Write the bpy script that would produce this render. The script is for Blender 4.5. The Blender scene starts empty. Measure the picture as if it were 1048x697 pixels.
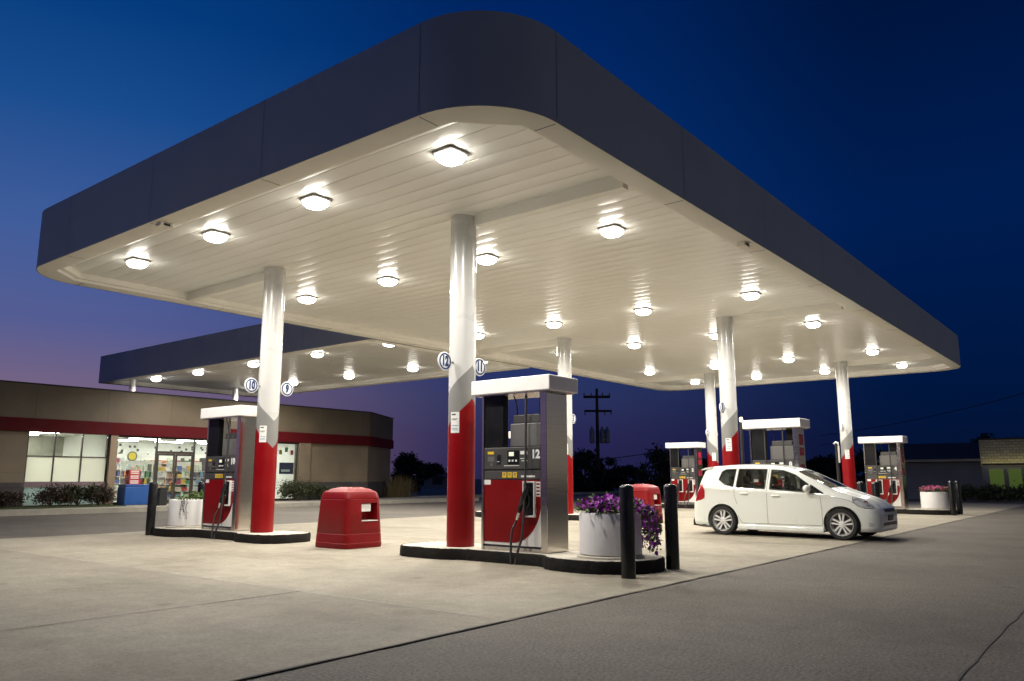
import bpy, bmesh, math, random
from mathutils import Vector, Matrix
random.seed(7)
C = bpy.context.scene.collection
PI = math.pi
scene = bpy.context.scene

# ------------------------------------------------------------------ materials
MATS = {}
def nodes_of(name):
    m = bpy.data.materials.new(name); m.use_nodes = True
    nt = m.node_tree; b = nt.nodes['Principled BSDF']
    MATS[name] = m
    return m, nt, b
def N(nt, t, **kw):
    n = nt.nodes.new(t)
    for k, v in kw.items(): setattr(n, k, v)
    return n
def mat(name, col, rough=0.5, metal=0.0, var=0.12, scale=6.0, bump=0.0, bscale=60.0, coat=0.0, spec=0.5, rvar=1.0):
    """procedural paint: base colour broken up by soft noise, rough variation and bump"""
    m, nt, b = nodes_of(name)
    tc = N(nt, 'ShaderNodeTexCoord')
    no = N(nt, 'ShaderNodeTexNoise'); no.inputs['Scale'].default_value = scale; no.inputs['Detail'].default_value = 6
    nt.links.new(tc.outputs['Object'], no.inputs['Vector'])
    mr = N(nt, 'ShaderNodeMapRange'); mr.inputs[1].default_value = 0.3; mr.inputs[2].default_value = 0.7
    mr.inputs[3].default_value = 1 - var; mr.inputs[4].default_value = 1 + var * 0.6
    nt.links.new(no.outputs['Fac'], mr.inputs[0])
    mx = N(nt, 'ShaderNodeVectorMath', operation='SCALE'); mx.inputs[0].default_value = col[:3]
    nt.links.new(mr.outputs[0], mx.inputs['Scale'])
    nt.links.new(mx.outputs[0], b.inputs['Base Color'])
    r2 = N(nt, 'ShaderNodeMapRange'); r2.inputs[1].default_value = 0.3; r2.inputs[2].default_value = 0.7
    r2.inputs[3].default_value = max(0.02, rough * (1 - .15 * rvar)); r2.inputs[4].default_value = min(1, rough * (1 + .2 * rvar))
    nt.links.new(no.outputs['Fac'], r2.inputs[0]); nt.links.new(r2.outputs[0], b.inputs['Roughness'])
    b.inputs['Metallic'].default_value = metal
    b.inputs['Coat Weight'].default_value = coat
    b.inputs['Coat Roughness'].default_value = 0.06
    b.inputs['Specular IOR Level'].default_value = spec
    if bump:
        n2 = N(nt, 'ShaderNodeTexNoise'); n2.inputs['Scale'].default_value = bscale; n2.inputs['Detail'].default_value = 4
        nt.links.new(tc.outputs['Object'], n2.inputs['Vector'])
        bp = N(nt, 'ShaderNodeBump'); bp.inputs['Strength'].default_value = bump; bp.inputs['Distance'].default_value = 0.02
        nt.links.new(n2.outputs['Fac'], bp.inputs['Height']); nt.links.new(bp.outputs[0], b.inputs['Normal'])
    return m
def emit(name, col, strength, base=0.8):
    m, nt, b = nodes_of(name)
    b.inputs['Base Color'].default_value = (base, base, base, 1)
    b.inputs['Emission Color'].default_value = (*col, 1); b.inputs['Emission Strength'].default_value = strength
    return m

def ramp(nt, pts, src):
    r = N(nt, 'ShaderNodeValToRGB'); e = r.color_ramp.elements
    while len(e) > 1: e.remove(e[-1])
    e[0].position = pts[0][0]; e[0].color = (*pts[0][1], 1)
    for p, c in pts[1:]:
        x = e.new(p); x.color = (*c, 1)
    nt.links.new(src, r.inputs['Fac']); return r

def ground_mat(name, c1, c2, stain, bump, fine, speck, rough=0.85):
    m, nt, b = nodes_of(name)
    tc = N(nt, 'ShaderNodeTexCoord')
    def noise(sc, det=8, rough_=0.6, stretch=None):
        n = N(nt, 'ShaderNodeTexNoise'); n.inputs['Scale'].default_value = sc; n.inputs['Detail'].default_value = det
        n.inputs['Roughness'].default_value = rough_
        if stretch:
            mp = N(nt, 'ShaderNodeMapping'); mp.inputs['Scale'].default_value = stretch
            nt.links.new(tc.outputs['Object'], mp.inputs[0]); nt.links.new(mp.outputs[0], n.inputs['Vector'])
        else: nt.links.new(tc.outputs['Object'], n.inputs['Vector'])
        return n
    big = noise(0.35, 8, 0.62)
    r1 = ramp(nt, [(0.32, c1), (0.68, c2)], big.outputs['Fac'])
    st = noise(0.55, 10, 0.7, (1.0, 0.45, 1))          # streaks worn along the driving direction
    r2 = ramp(nt, [(0.50, (1, 1, 1)), (0.72, stain)], st.outputs['Fac'])
    mx = N(nt, 'ShaderNodeMix', data_type='RGBA', blend_type='MULTIPLY'); mx.inputs[0].default_value = 1
    nt.links.new(r1.outputs[0], mx.inputs[6]); nt.links.new(r2.outputs[0], mx.inputs[7])
    fn = noise(fine, 3, 0.7)
    r3 = ramp(nt, [(0.3, (1 - speck,) * 3), (0.7, (1 + speck,) * 3)], fn.outputs['Fac'])
    m2 = N(nt, 'ShaderNodeMix', data_type='RGBA', blend_type='MULTIPLY'); m2.inputs[0].default_value = 1
    nt.links.new(mx.outputs[2], m2.inputs[6]); nt.links.new(r3.outputs[0], m2.inputs[7])
    mid = noise(4.0, 12, 0.8)
    r4 = ramp(nt, [(0.35, (0.80, 0.80, 0.80)), (0.65, (1.12, 1.11, 1.09))], mid.outputs['Fac'])
    m3 = N(nt, 'ShaderNodeMix', data_type='RGBA', blend_type='MULTIPLY'); m3.inputs[0].default_value = 1
    nt.links.new(m2.outputs[2], m3.inputs[6]); nt.links.new(r4.outputs[0], m3.inputs[7])
    vo = N(nt, 'ShaderNodeTexVoronoi'); vo.inputs['Scale'].default_value = 1.1
    wp = N(nt, 'ShaderNodeVectorMath', operation='ADD'); ns = N(nt, 'ShaderNodeVectorMath', operation='SCALE'); ns.inputs['Scale'].default_value = 0.35
    nt.links.new(mid.outputs['Color'], ns.inputs[0]); nt.links.new(tc.outputs['Object'], wp.inputs[0]); nt.links.new(ns.outputs[0], wp.inputs[1]); nt.links.new(wp.outputs[0], vo.inputs['Vector'])
    r5 = ramp(nt, [(0.02, (0.66, 0.65, 0.64)), (0.11, (1, 1, 1))], vo.outputs['Distance'])
    m5 = N(nt, 'ShaderNodeMix', data_type='RGBA', blend_type='MULTIPLY'); m5.inputs[0].default_value = 1
    nt.links.new(m3.outputs[2], m5.inputs[6]); nt.links.new(r5.outputs[0], m5.inputs[7])
    nt.links.new(m5.outputs[2], b.inputs['Base Color'])
    b.inputs['Roughness'].default_value = rough
    bp = N(nt, 'ShaderNodeBump'); bp.inputs['Strength'].default_value = bump; bp.inputs['Distance'].default_value = 0.01
    nt.links.new(fn.outputs['Fac'], bp.inputs['Height']); nt.links.new(bp.outputs[0], b.inputs['Normal'])
    return m
def glass(name, tint=(0.9, 0.95, 0.95), rough=0.0, ior=1.5, spread=1.0):
    m, nt, b = nodes_of(name); nt.nodes.remove(b)
    out = nt.nodes['Material Output']
    tr = N(nt, 'ShaderNodeBsdfTransparent'); tr.inputs[0].default_value = (*tint, 1)
    gl = N(nt, 'ShaderNodeBsdfGlossy'); gl.inputs['Roughness'].default_value = rough + 0.01
    fr = N(nt, 'ShaderNodeFresnel'); fr.inputs[0].default_value = ior
    no = N(nt, 'ShaderNodeTexNoise'); no.inputs['Scale'].default_value = 1.5
    tc = N(nt, 'ShaderNodeTexCoord'); nt.links.new(tc.outputs['Object'], no.inputs['Vector'])
    bp = N(nt, 'ShaderNodeBump'); bp.inputs['Strength'].default_value = 0.02
    nt.links.new(no.outputs['Fac'], bp.inputs['Height']); nt.links.new(bp.outputs[0], gl.inputs['Normal'])
    mx = N(nt, 'ShaderNodeMixShader'); nt.links.new(fr.outputs[0], mx.inputs[0])
    nt.links.new(tr.outputs[0], mx.inputs[1]); nt.links.new(gl.outputs[0], mx.inputs[2])
    nt.links.new(mx.outputs[0], out.inputs['Surface'])
    return m
def translucent(name, col):
    m, nt, b = nodes_of(name); out = nt.nodes['Material Output']
    b.inputs['Base Color'].default_value = (*col, 1); b.inputs['Roughness'].default_value = 0.4
    t = N(nt, 'ShaderNodeBsdfTranslucent'); t.inputs[0].default_value = (*col, 1)
    mx = N(nt, 'ShaderNodeMixShader'); mx.inputs[0].default_value = 0.7
    nt.links.new(b.outputs[0], mx.inputs[1]); nt.links.new(t.outputs[0], mx.inputs[2])
    nt.links.new(mx.outputs[0], out.inputs['Surface']); return m
def random_colours(name, cols, rough=0.4):
    m, nt, b = nodes_of(name)
    oi = N(nt, 'ShaderNodeObjectInfo')
    r = N(nt, 'ShaderNodeValToRGB'); r.color_ramp.interpolation = 'CONSTANT'; e = r.color_ramp.elements
    e[0].color = (*cols[0], 1); e[0].position = 0; e[1].color = (*cols[1], 1); e[1].position = 1 / len(cols)
    for i, c in enumerate(cols[2:], 2):
        x = e.new(i / len(cols)); x.color = (*c, 1)
    nt.links.new(oi.outputs['Random'], r.inputs[0])
    tc = N(nt, 'ShaderNodeTexCoord'); v = N(nt, 'ShaderNodeTexVoronoi'); v.inputs['Scale'].default_value = 22
    nt.links.new(tc.outputs['Object'], v.inputs['Vector'])
    mx = N(nt, 'ShaderNodeMix', data_type='RGBA', blend_type='MULTIPLY'); mx.inputs[0].default_value = 0.6
    nt.links.new(r.outputs[0], mx.inputs[6]); nt.links.new(v.outputs['Color'], mx.inputs[7])
    nt.links.new(mx.outputs[2], b.inputs['Base Color']); b.inputs['Roughness'].default_value = rough
    return m
def panel_mat(name, col, w, h, rough=0.6, axis='XZ', line=0.78):
    """wall cladding: big panels with fine joints"""
    m, nt, b = nodes_of(name)
    tc = N(nt, 'ShaderNodeTexCoord'); sp = N(nt, 'ShaderNodeSeparateXYZ'); cb = N(nt, 'ShaderNodeCombineXYZ')
    nt.links.new(tc.outputs['Object'], sp.inputs[0])
    nt.links.new(sp.outputs[axis[0]], cb.inputs[0]); nt.links.new(sp.outputs[axis[1]], cb.inputs[1])
    br = N(nt, 'ShaderNodeTexBrick'); br.offset = 0
    br.inputs['Scale'].default_value = 1; br.inputs['Brick Width'].default_value = w; br.inputs['Row Height'].default_value = h
    br.inputs['Mortar Size'].default_value = 0.012; br.inputs['Mortar Smooth'].default_value = 0.3
    c = Vector(col)
    br.inputs['Color1'].default_value = (*c, 1); br.inputs['Color2'].default_value = (*(c * 0.93), 1); br.inputs['Mortar'].default_value = (*(c * line), 1)
    nt.links.new(cb.outputs[0], br.inputs['Vector'])
    no = N(nt, 'ShaderNodeTexNoise'); no.inputs['Scale'].default_value = 1.2; no.inputs['Detail'].default_value = 8
    nt.links.new(tc.outputs['Object'], no.inputs['Vector'])
    r = ramp(nt, [(0.3, (0.85, 0.85, 0.85)), (0.7, (1.1, 1.09, 1.07))], no.outputs['Fac'])
    mx = N(nt, 'ShaderNodeMix', data_type='RGBA', blend_type='MULTIPLY'); mx.inputs[0].default_value = 1
    nt.links.new(br.outputs[0], mx.inputs[6]); nt.links.new(r.outputs[0], mx.inputs[7])
    nt.links.new(mx.outputs[2], b.inputs['Base Color']); b.inputs['Roughness'].default_value = rough
    return m
def brick_mat(name, c1, c2, mortar, w=0.4, h=0.2, axis='XZ'):
    m, nt, b = nodes_of(name)
    tc = N(nt, 'ShaderNodeTexCoord'); sp = N(nt, 'ShaderNodeSeparateXYZ'); cb = N(nt, 'ShaderNodeCombineXYZ')
    nt.links.new(tc.outputs['Object'], sp.inputs[0])
    nt.links.new(sp.outputs[axis[0]], cb.inputs[0]); nt.links.new(sp.outputs[axis[1]], cb.inputs[1])
    br = N(nt, 'ShaderNodeTexBrick'); br.inputs['Scale'].default_value = 1
    br.inputs['Brick Width'].default_value = w; br.inputs['Row Height'].default_value = h; br.inputs['Mortar Size'].default_value = 0.012
    br.inputs['Color1'].default_value = (*c1, 1); br.inputs['Color2'].default_value = (*c2, 1); br.inputs['Mortar'].default_value = (*mortar, 1)
    nt.links.new(cb.outputs[0], br.inputs['Vector']); nt.links.new(br.outputs[0], b.inputs['Base Color'])
    bp = N(nt, 'ShaderNodeBump'); bp.inputs['Strength'].default_value = 0.4; bp.inputs['Distance'].default_value = 0.02
    nt.links.new(br.outputs['Fac'], bp.inputs['Height']); bp.invert = True
    nt.links.new(bp.outputs[0], b.inputs['Normal']); b.inputs['Roughness'].default_value = 0.8
    return m
def leaf_mat(name, c1, c2):
    m, nt, b = nodes_of(name)
    gi = N(nt, 'ShaderNodeNewGeometry')
    r = ramp(nt, [(0.0, c1), (1.0, c2)], gi.outputs['Random Per Island'])
    nt.links.new(r.outputs[0], b.inputs['Base Color']); b.inputs['Roughness'].default_value = 0.6
    return m
def brushed(name, col, rough, axis_scale):
    m, nt, b = nodes_of(name)
    tc = N(nt, 'ShaderNodeTexCoord'); mp = N(nt, 'ShaderNodeMapping'); mp.inputs['Scale'].default_value = axis_scale
    no = N(nt, 'ShaderNodeTexNoise'); no.inputs['Scale'].default_value = 4; no.inputs['Detail'].default_value = 6
    nt.links.new(tc.outputs['Object'], mp.inputs[0]); nt.links.new(mp.outputs[0], no.inputs['Vector'])
    r = ramp(nt, [(0.3, tuple(x * 0.86 for x in col)), (0.7, col)], no.outputs['Fac'])
    nt.links.new(r.outputs[0], b.inputs['Base Color']); b.inputs['Metallic'].default_value = 1
    mr = N(nt, 'ShaderNodeMapRange'); mr.inputs[3].default_value = rough * 0.7; mr.inputs[4].default_value = rough * 1.4
    nt.links.new(no.outputs['Fac'], mr.inputs[0]); nt.links.new(mr.outputs[0], b.inputs['Roughness'])
    bp = N(nt, 'ShaderNodeBump'); bp.inputs['Strength'].default_value = 0.06; bp.inputs['Distance'].default_value = 0.004
    nt.links.new(no.outputs['Fac'], bp.inputs['Height']); nt.links.new(bp.outputs[0], b.inputs['Normal'])
    return m

M_conc = ground_mat('concrete', (0.265, 0.236, 0.182), (0.36, 0.322, 0.250), (0.60, 0.57, 0.53), 0.30, 42, 0.20)
M_asph = ground_mat('asphalt', (0.110, 0.096, 0.079), (0.156, 0.137, 0.113), (0.68, 0.67, 0.66), 0.9, 44, 0.65)
M_walk = ground_mat('sidewalk_concrete', (0.34, 0.32, 0.27), (0.42, 0.39, 0.33), (0.8, 0.8, 0.8), 0.2, 60, 0.12)
M_joint = mat('joint_sealant', (0.07, 0.062, 0.055), 0.9, var=0.4, scale=3)
M_jpale = mat('joint_pale', (0.42, 0.40, 0.35), 0.9, var=0.5, scale=3)
M_seam = mat('asphalt_seam', (0.105, 0.095, 0.083), 0.9, var=0.4, scale=2)
M_fascia = mat('fascia_slate', (0.42, 0.455, 0.45), 0.5, var=0.10, scale=0.8)
M_soffit = mat('soffit_white', (0.80, 0.795, 0.75), 0.31, var=0.04, scale=0.7, spec=0.5, rvar=0.0)
M_fseam = mat('fascia_seam', (0.20, 0.21, 0.22), 0.6)
M_rim = mat('soffit_trim_white', (0.84, 0.82, 0.76), 0.75, var=0.06, scale=1.2)
M_white = mat('white_paint', (0.55, 0.545, 0.53), 0.28, var=0.05, scale=2, coat=0.3)
M_red = mat('red_paint', (0.22, 0.001, 0.003), 0.34, var=0.08, scale=2.5, spec=0.35)
M_grey = mat('grey_paint', (0.22, 0.22, 0.21), 0.35, var=0.06, scale=2.5, coat=0.2)
M_paper = mat('paper_white', (0.8, 0.79, 0.76), 0.7, var=0.08, scale=25)
M_ink = mat('ink_grey', (0.10, 0.10, 0.11), 0.7)
M_inkblue = mat('ink_pale_blue', (0.25, 0.42, 0.50), 0.7)
M_navy = mat('sign_navy', (0.012, 0.035, 0.13), 0.4)
M_signw = mat('sign_white', (0.82, 0.83, 0.84), 0.35, var=0.03)
M_kerb = mat('kerb_steel_black', (0.013, 0.011, 0.009), 0.8, var=0.6, scale=5, bump=0.6, bscale=15, spec=0.2)
M_islandtop = ground_mat('island_concrete', (0.50, 0.46, 0.38), (0.58, 0.54, 0.46), (0.72, 0.70, 0.66), 0.2, 60, 0.12)
M_steel = brushed('brushed_steel', (0.68, 0.65, 0.60), 0.15, (0.5, 0.5, 22))
M_steelv = brushed('brushed_steel_trim', (0.62, 0.60, 0.56), 0.22, (30, 30, 0.6))
M_black = mat('black_plastic', (0.012, 0.012, 0.013), 0.38, var=0.2)
M_blackgl = mat('black_gloss', (0.006, 0.006, 0.007), 0.35, var=0.1, spec=0.25)
M_bollard = mat('bollard_black', (0.010, 0.010, 0.010), 0.25, var=0.3, scale=4, bump=0.06, bscale=30)
M_dgrey = mat('charcoal_panel', (0.060, 0.058, 0.056), 0.42, var=0.08)
M_mgrey = mat('grey_panel', (0.13, 0.125, 0.12), 0.45, var=0.06)
M_pumpred = mat('pump_red', (0.20, 0.001, 0.002), 0.40, var=0.10, scale=3, spec=0.25)
M_pumpwhite = mat('pump_white', (0.74, 0.72, 0.68), 0.35, var=0.05)
M_cap = mat('pump_cap_white', (0.88, 0.86, 0.83), 0.4, var=0.04)
M_pillarred = mat('pillar_red', (0.40, 0.015, 0.05), 0.4, var=0.4, scale=8)
M_yellow = mat('label_yellow', (0.80, 0.52, 0.02), 0.5, var=0.1, scale=30)
M_lcd = emit('lit_lcd', (0.85, 0.92, 0.55), 0.55, 0.5)
M_rubber = mat('rubber', (0.045, 0.042, 0.04), 0.55, var=0.3, scale=12)
M_chrome = mat('chrome', (0.75, 0.75, 0.75), 0.12, metal=1, var=0.05)
M_binred = mat('bin_red_plastic', (0.20, 0.002, 0.004), 0.45, spec=0.3, var=0.10, scale=3, bump=0.05, bscale=40)
M_dark = mat('dark_recess', (0.02, 0.005, 0.005), 0.8)
M_pot = mat('planter_white', (0.72, 0.70, 0.69), 0.5, var=0.07, scale=4, bump=0.08, bscale=80)
M_soil = mat('soil', (0.05, 0.035, 0.025), 0.95, var=0.4, scale=20)
M_leaf = leaf_mat('petunia_leaf', (0.03, 0.07, 0.012), (0.12, 0.20, 0.03))
M_petal = leaf_mat('petunia_petal', (0.22, 0.015, 0.30), (0.55, 0.08, 0.62))
M_petalpink = leaf_mat('pink_petal', (0.35, 0.02, 0.15), (0.6, 0.1, 0.3))
M_bush = leaf_mat('bush_leaf', (0.014, 0.020, 0.008), (0.055, 0.065, 0.02))
M_bushred = leaf_mat('reddish_bush_leaf', (0.022, 0.013, 0.009), (0.07, 0.042, 0.022))
M_tallgrass = leaf_mat('tall_grass_leaf', (0.10, 0.075, 0.03), (0.18, 0.14, 0.06))
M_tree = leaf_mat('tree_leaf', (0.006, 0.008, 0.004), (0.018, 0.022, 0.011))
M_bark = mat('bark', (0.07, 0.05, 0.04), 0.9, var=0.4, scale=10, bump=0.6)
M_lens = emit('lit_lamp_lens', (1.0, 0.95, 0.86), 30.0)
M_lensside = emit('lit_lamp_lens_side', (1.0, 0.95, 0.86), 20.0)
M_housing = mat('lamp_housing', (0.28, 0.27, 0.26), 0.5)
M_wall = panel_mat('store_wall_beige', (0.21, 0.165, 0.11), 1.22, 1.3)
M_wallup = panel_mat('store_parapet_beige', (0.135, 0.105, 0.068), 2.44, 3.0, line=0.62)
M_band = mat('store_red_band', (0.085, 0.002, 0.005), 0.7, spec=0.2, var=0.12, scale=1.5)
M_brick = brick_mat('store_dark_block', (0.055, 0.048, 0.05), (0.09, 0.08, 0.08), (0.04, 0.036, 0.036))
M_pil = mat('pilaster_tan', (0.30, 0.22, 0.15), 0.6, var=0.08)
M_pilgrey = mat('interior_tan', (0.30, 0.29, 0.24), 0.6, var=0.1)
M_frame = mat('bronze_frame', (0.035, 0.027, 0.022), 0.4)
M_glass = glass('shop_glass')
M_frost = translucent('frosted_panel', (0.92, 0.95, 0.88))
M_frostlow = translucent('lower_frosted_panel', (0.50, 0.60, 0.60))
M_sill = mat('sill_mauve', (0.22, 0.15, 0.17), 0.5)
M_int = mat('interior_white', (0.80, 0.80, 0.76), 0.7, var=0.04)
M_intfloor = mat('interior_floor', (0.45, 0.42, 0.38), 0.3)
M_tube = emit('lit_ceiling_panel', (1.0, 0.96, 0.84), 26.0)
M_goods = random_colours('packaged_goods', [(0.45, 0.05, 0.05), (0.75, 0.70, 0.62), (0.10, 0.15, 0.38), (0.70, 0.48, 0.10), (0.12, 0.28, 0.14), (0.65, 0.62, 0.60), (0.30, 0.06, 0.12), (0.22, 0.32, 0.48), (0.60, 0.22, 0.12), (0.5, 0.48, 0.45), (0.16, 0.14, 0.13), (0.62, 0.55, 0.42)])
M_shelf = mat('shelf_metal', (0.55, 0.53, 0.50), 0.4)
M_blue = mat('cooler_blue', (0.010, 0.085, 0.33), 0.4, var=0.08)
M_crate = mat('crate_red', (0.55, 0.03, 0.03), 0.5)
M_ysign = mat('round_sign_yellow', (0.55, 0.42, 0.03), 0.5)
M_leafposter = mat('poster_green', (0.10, 0.40, 0.15), 0.6)
M_roofdark = mat('roof_dark', (0.03, 0.03, 0.035), 0.7)
M_carwhite = mat('car_white_paint', (0.80, 0.825, 0.765), 0.28, var=0.02, scale=1, coat=1.0)
M_carglass = glass('car_glass', (0.58, 0.62, 0.60))
M_seamdark = mat('panel_gap', (0.03, 0.03, 0.03), 0.8)
M_carint = mat('car_interior', (0.10, 0.096, 0.09), 0.7)
M_tyre = mat('tyre', (0.016, 0.016, 0.016), 0.7, var=0.2, scale=20)
M_alloy = mat('alloy', (0.80, 0.80, 0.78), 0.35, metal=0.25, var=0.05)
M_tail = mat('tail_lamp_red', (0.35, 0.012, 0.015), 0.12, coat=1)
M_headl = mat('headlamp_clear', (0.58, 0.59, 0.59), 0.28, metal=0.35, coat=1, var=0.5, scale=9)
M_wood = mat('pole_wood', (0.06, 0.045, 0.035), 0.9, var=0.3)
M_metalgrey = mat('galvanised', (0.22, 0.23, 0.24), 0.5, metal=0.5)
M_siding = panel_mat('pale_siding', (0.085, 0.09, 0.14), 3.0, 0.2, axis='YZ')
M_sidinghouse = panel_mat('house_siding', (0.22, 0.24, 0.30), 3.0, 0.2, axis='YZ')
M_stone = brick_mat('lit_stone', (0.50, 0.46, 0.30), (0.36, 0.33, 0.22), (0.2, 0.18, 0.12), 0.28, 0.14, axis='YZ')
M_greenwin = emit('lit_green_window', (0.20, 0.34, 0.03), 0.17, 0.02)
M_tealwin = emit('lit_teal_window', (0.14, 0.36, 0.16), 0.20, 0.02)
M_walllamp = emit('lit_wall_lamp', (1.0, 0.9, 0.45), 4.5)
M_grass = mat('lawn', (0.05, 0.075, 0.02), 0.9, var=0.5, scale=10, bump=1.0, bscale=60)
M_farcar = mat('far_car_silver', (0.10, 0.105, 0.11), 0.25, metal=0.3)

# ------------------------------------------------------------------ mesh helpers
class MB:
    def __init__(s): s.v = []; s.f = []; s.mi = []
    def add(s, vs, fs, mi=0):
        o = len(s.v); s.v += [tuple(v) for v in vs]
        for f in fs: s.f.append([i + o for i in f]); s.mi.append(mi)
        return s
    def box(s, x0, x1, y0, y1, z0, z1, mi=0):
        return s.add([(x0, y0, z0), (x1, y0, z0), (x1, y1, z0), (x0, y1, z0), (x0, y0, z1), (x1, y0, z1), (x1, y1, z1), (x0, y1, z1)],
              [(0, 3, 2, 1), (4, 5, 6, 7), (0, 1, 5, 4), (1, 2, 6, 5), (2, 3, 7, 6), (3, 0, 4, 7)], mi)
    def lathe(s, prof, n=32, cx=0, cy=0, axis='Z', mi=0, caps=True):
        vs = []
        for r, h in prof:
            for i in range(n):
                a = 2 * PI * i / n; c, d = r * math.cos(a), r * math.sin(a)
                vs.append((cx + c, cy + d, h) if axis == 'Z' else ((h + cx, c, d + cy) if axis == 'X' else (c + cx, h, d + cy)))
        fs = []
        for k in range(len(prof) - 1):
            for i in range(n):
                j = (i + 1) % n
                fs.append((k * n + i, k * n + j, (k + 1) * n + j, (k + 1) * n + i))
        if caps:
            fs.append(tuple(reversed(range(n)))); fs.append(tuple((len(prof) - 1) * n + i for i in range(n)))
        return s.add(vs, fs, mi)
    def loft(s, rings, closed=True, caps=True, mi=0):
        n = len(rings[0]); vs = [p for r in rings for p in r]; fs = []
        for k in range(len(rings) - 1):
            for i in range(n if closed else n - 1):
                j = (i + 1) % n; fs.append((k * n + i, k * n + j, (k + 1) * n + j, (k + 1) * n + i))
        if caps:
            fs.append(tuple(reversed(range(n)))); fs.append(tuple((len(rings) - 1) * n + i for i in range(n)))
        return s.add(vs, fs, mi)
    def prism(s, poly, z0, z1, mi=0, top=True, bottom=True):
        n = len(poly); vs = [(x, y, z0) for x, y in poly] + [(x, y, z1) for x, y in poly]
        fs = [(i, (i + 1) % n, n + (i + 1) % n, n + i) for i in range(n)]
        if bottom: fs.append(tuple(reversed(range(n))))
        if top: fs.append(tuple(range(n, 2 * n)))
        return s.add(vs, fs, mi)
    def tube(s, pts, r, n=8, mi=0):
        pts = [Vector(p) for p in pts]; rings = []
        for i, p in enumerate(pts):
            t = (pts[min(i + 1, len(pts) - 1)] - pts[max(i - 1, 0)]).normalized()
            a = t.cross(Vector((0.13, 0.31, 0.94)) if abs(t.z) < 0.9 else Vector((1, 0.1, 0))).normalized(); b = t.cross(a)
            rr = r[i] if isinstance(r, (list, tuple)) else r
            rings.append([p + a * rr * math.cos(2 * PI * k / n) + b * rr * math.sin(2 * PI * k / n) for k in range(n)])
        return s.loft(rings, mi=mi)
    def build(s, name, mats, parent=None, smooth=None, bevel=0.0, loc=None, kind=None):
        me = bpy.data.meshes.new(name); me.from_pydata(s.v, [], s.f)
        ms = mats if isinstance(mats, (list, tuple)) else [mats]
        for m in ms: me.materials.append(m)
        if len(ms) > 1:
            for p, i in zip(me.polygons, s.mi): p.material_index = i
        bm = bmesh.new(); bm.from_mesh(me); bmesh.ops.recalc_face_normals(bm, faces=bm.faces); bm.to_mesh(me); bm.free()
        if smooth is not None:
            for p in me.polygons: p.use_smooth = True
            me.set_sharp_from_angle(angle=math.radians(smooth))
        me.update()
        o = bpy.data.objects.new(name, me); C.objects.link(o)
        if parent: o.parent = parent
        if loc: o.location = loc
        if bevel:
            b = o.modifiers.new('bevel', 'BEVEL'); b.width = bevel; b.segments = 2; b.limit_method = 'ANGLE'
        if kind: o['kind'] = kind
        return o
def thing(name, label, cat, loc=(0, 0, 0), group=None, rz=0):
    o = bpy.data.objects.new(name, None); C.objects.link(o); o.location = loc; o.rotation_euler.z = rz
    o.empty_display_size = 0.2; o['label'] = label; o['category'] = cat
    if group: o['group'] = group
    return o
def tag(o, label, cat, group=None):
    o['label'] = label; o['category'] = cat
    if group: o['group'] = group
    return o
def dup(root, loc, label, group=None, skip=()):
    r = root.copy(); C.objects.link(r); r.location = loc; r['label'] = label
    if group: r['group'] = group
    for ch in root.children:
        if ch.name.split('.')[0] in skip: continue
        c = ch.copy(); C.objects.link(c); c.parent = r
        for g in ch.children:
            d = g.copy(); C.objects.link(d); d.parent = c
    return r
def text_mesh(name, s, size, m, parent, mw, off=0.0, ext=0.002):
    cu = bpy.data.curves.new('t', 'FONT'); cu.body = s; cu.size = size; cu.align_x = 'CENTER'; cu.align_y = 'CENTER'
    cu.offset = off; cu.extrude = ext; cu.resolution_u = 3
    ob = bpy.data.objects.new('t', cu); C.objects.link(ob)
    me = bpy.data.meshes.new_from_object(ob.evaluated_get(bpy.context.evaluated_depsgraph_get()))
    C.objects.unlink(ob); bpy.data.objects.remove(ob)
    me.transform(mw); me.materials.clear(); me.materials.append(m); me.name = name
    o = bpy.data.objects.new(name, me); C.objects.link(o); o.parent = parent
    return o
# text frames: reading plane seen from -X side (right = -Y) or from the -Y side (right = +X)
FACE_MX = Matrix(((0, 0, -1, 0), (-1, 0, 0, 0), (0, 1, 0, 0), (0, 0, 0, 1)))
FACE_MY = Matrix(((1, 0, 0, 0), (0, 0, -1, 0), (0, 1, 0, 0), (0, 0, 0, 1)))
def boolean(o, cutters, op='DIFFERENCE'):
    for c in cutters:
        md = o.modifiers.new('b', 'BOOLEAN'); md.object = c; md.operation = op; md.solver = 'EXACT'
    dg = bpy.context.evaluated_depsgraph_get(); dg.update()
    me = bpy.data.meshes.new_from_object(o.evaluated_get(dg))
    o.modifiers.clear(); o.data = me
    for c in cutters: bpy.data.objects.remove(c)
    return o

# ------------------------------------------------------------------ world, camera
CAM = Vector((-8.6349, -7.7901, 1.1))
w = bpy.data.worlds.new("World"); scene.world = w; w.use_nodes = True
nt = w.node_tree; bg = nt.nodes['Background']
tc = N(nt, 'ShaderNodeTexCoord'); sp = N(nt, 'ShaderNodeSeparateXYZ')
nt.links.new(tc.outputs['Generated'], sp.inputs[0])
def srgb(r, g, b):
    f = lambda c: (c / 255 / 12.92) if c <= 10 else ((c / 255 + 0.055) / 1.055) ** 2.4
    return (f(r), f(g), f(b))
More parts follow.
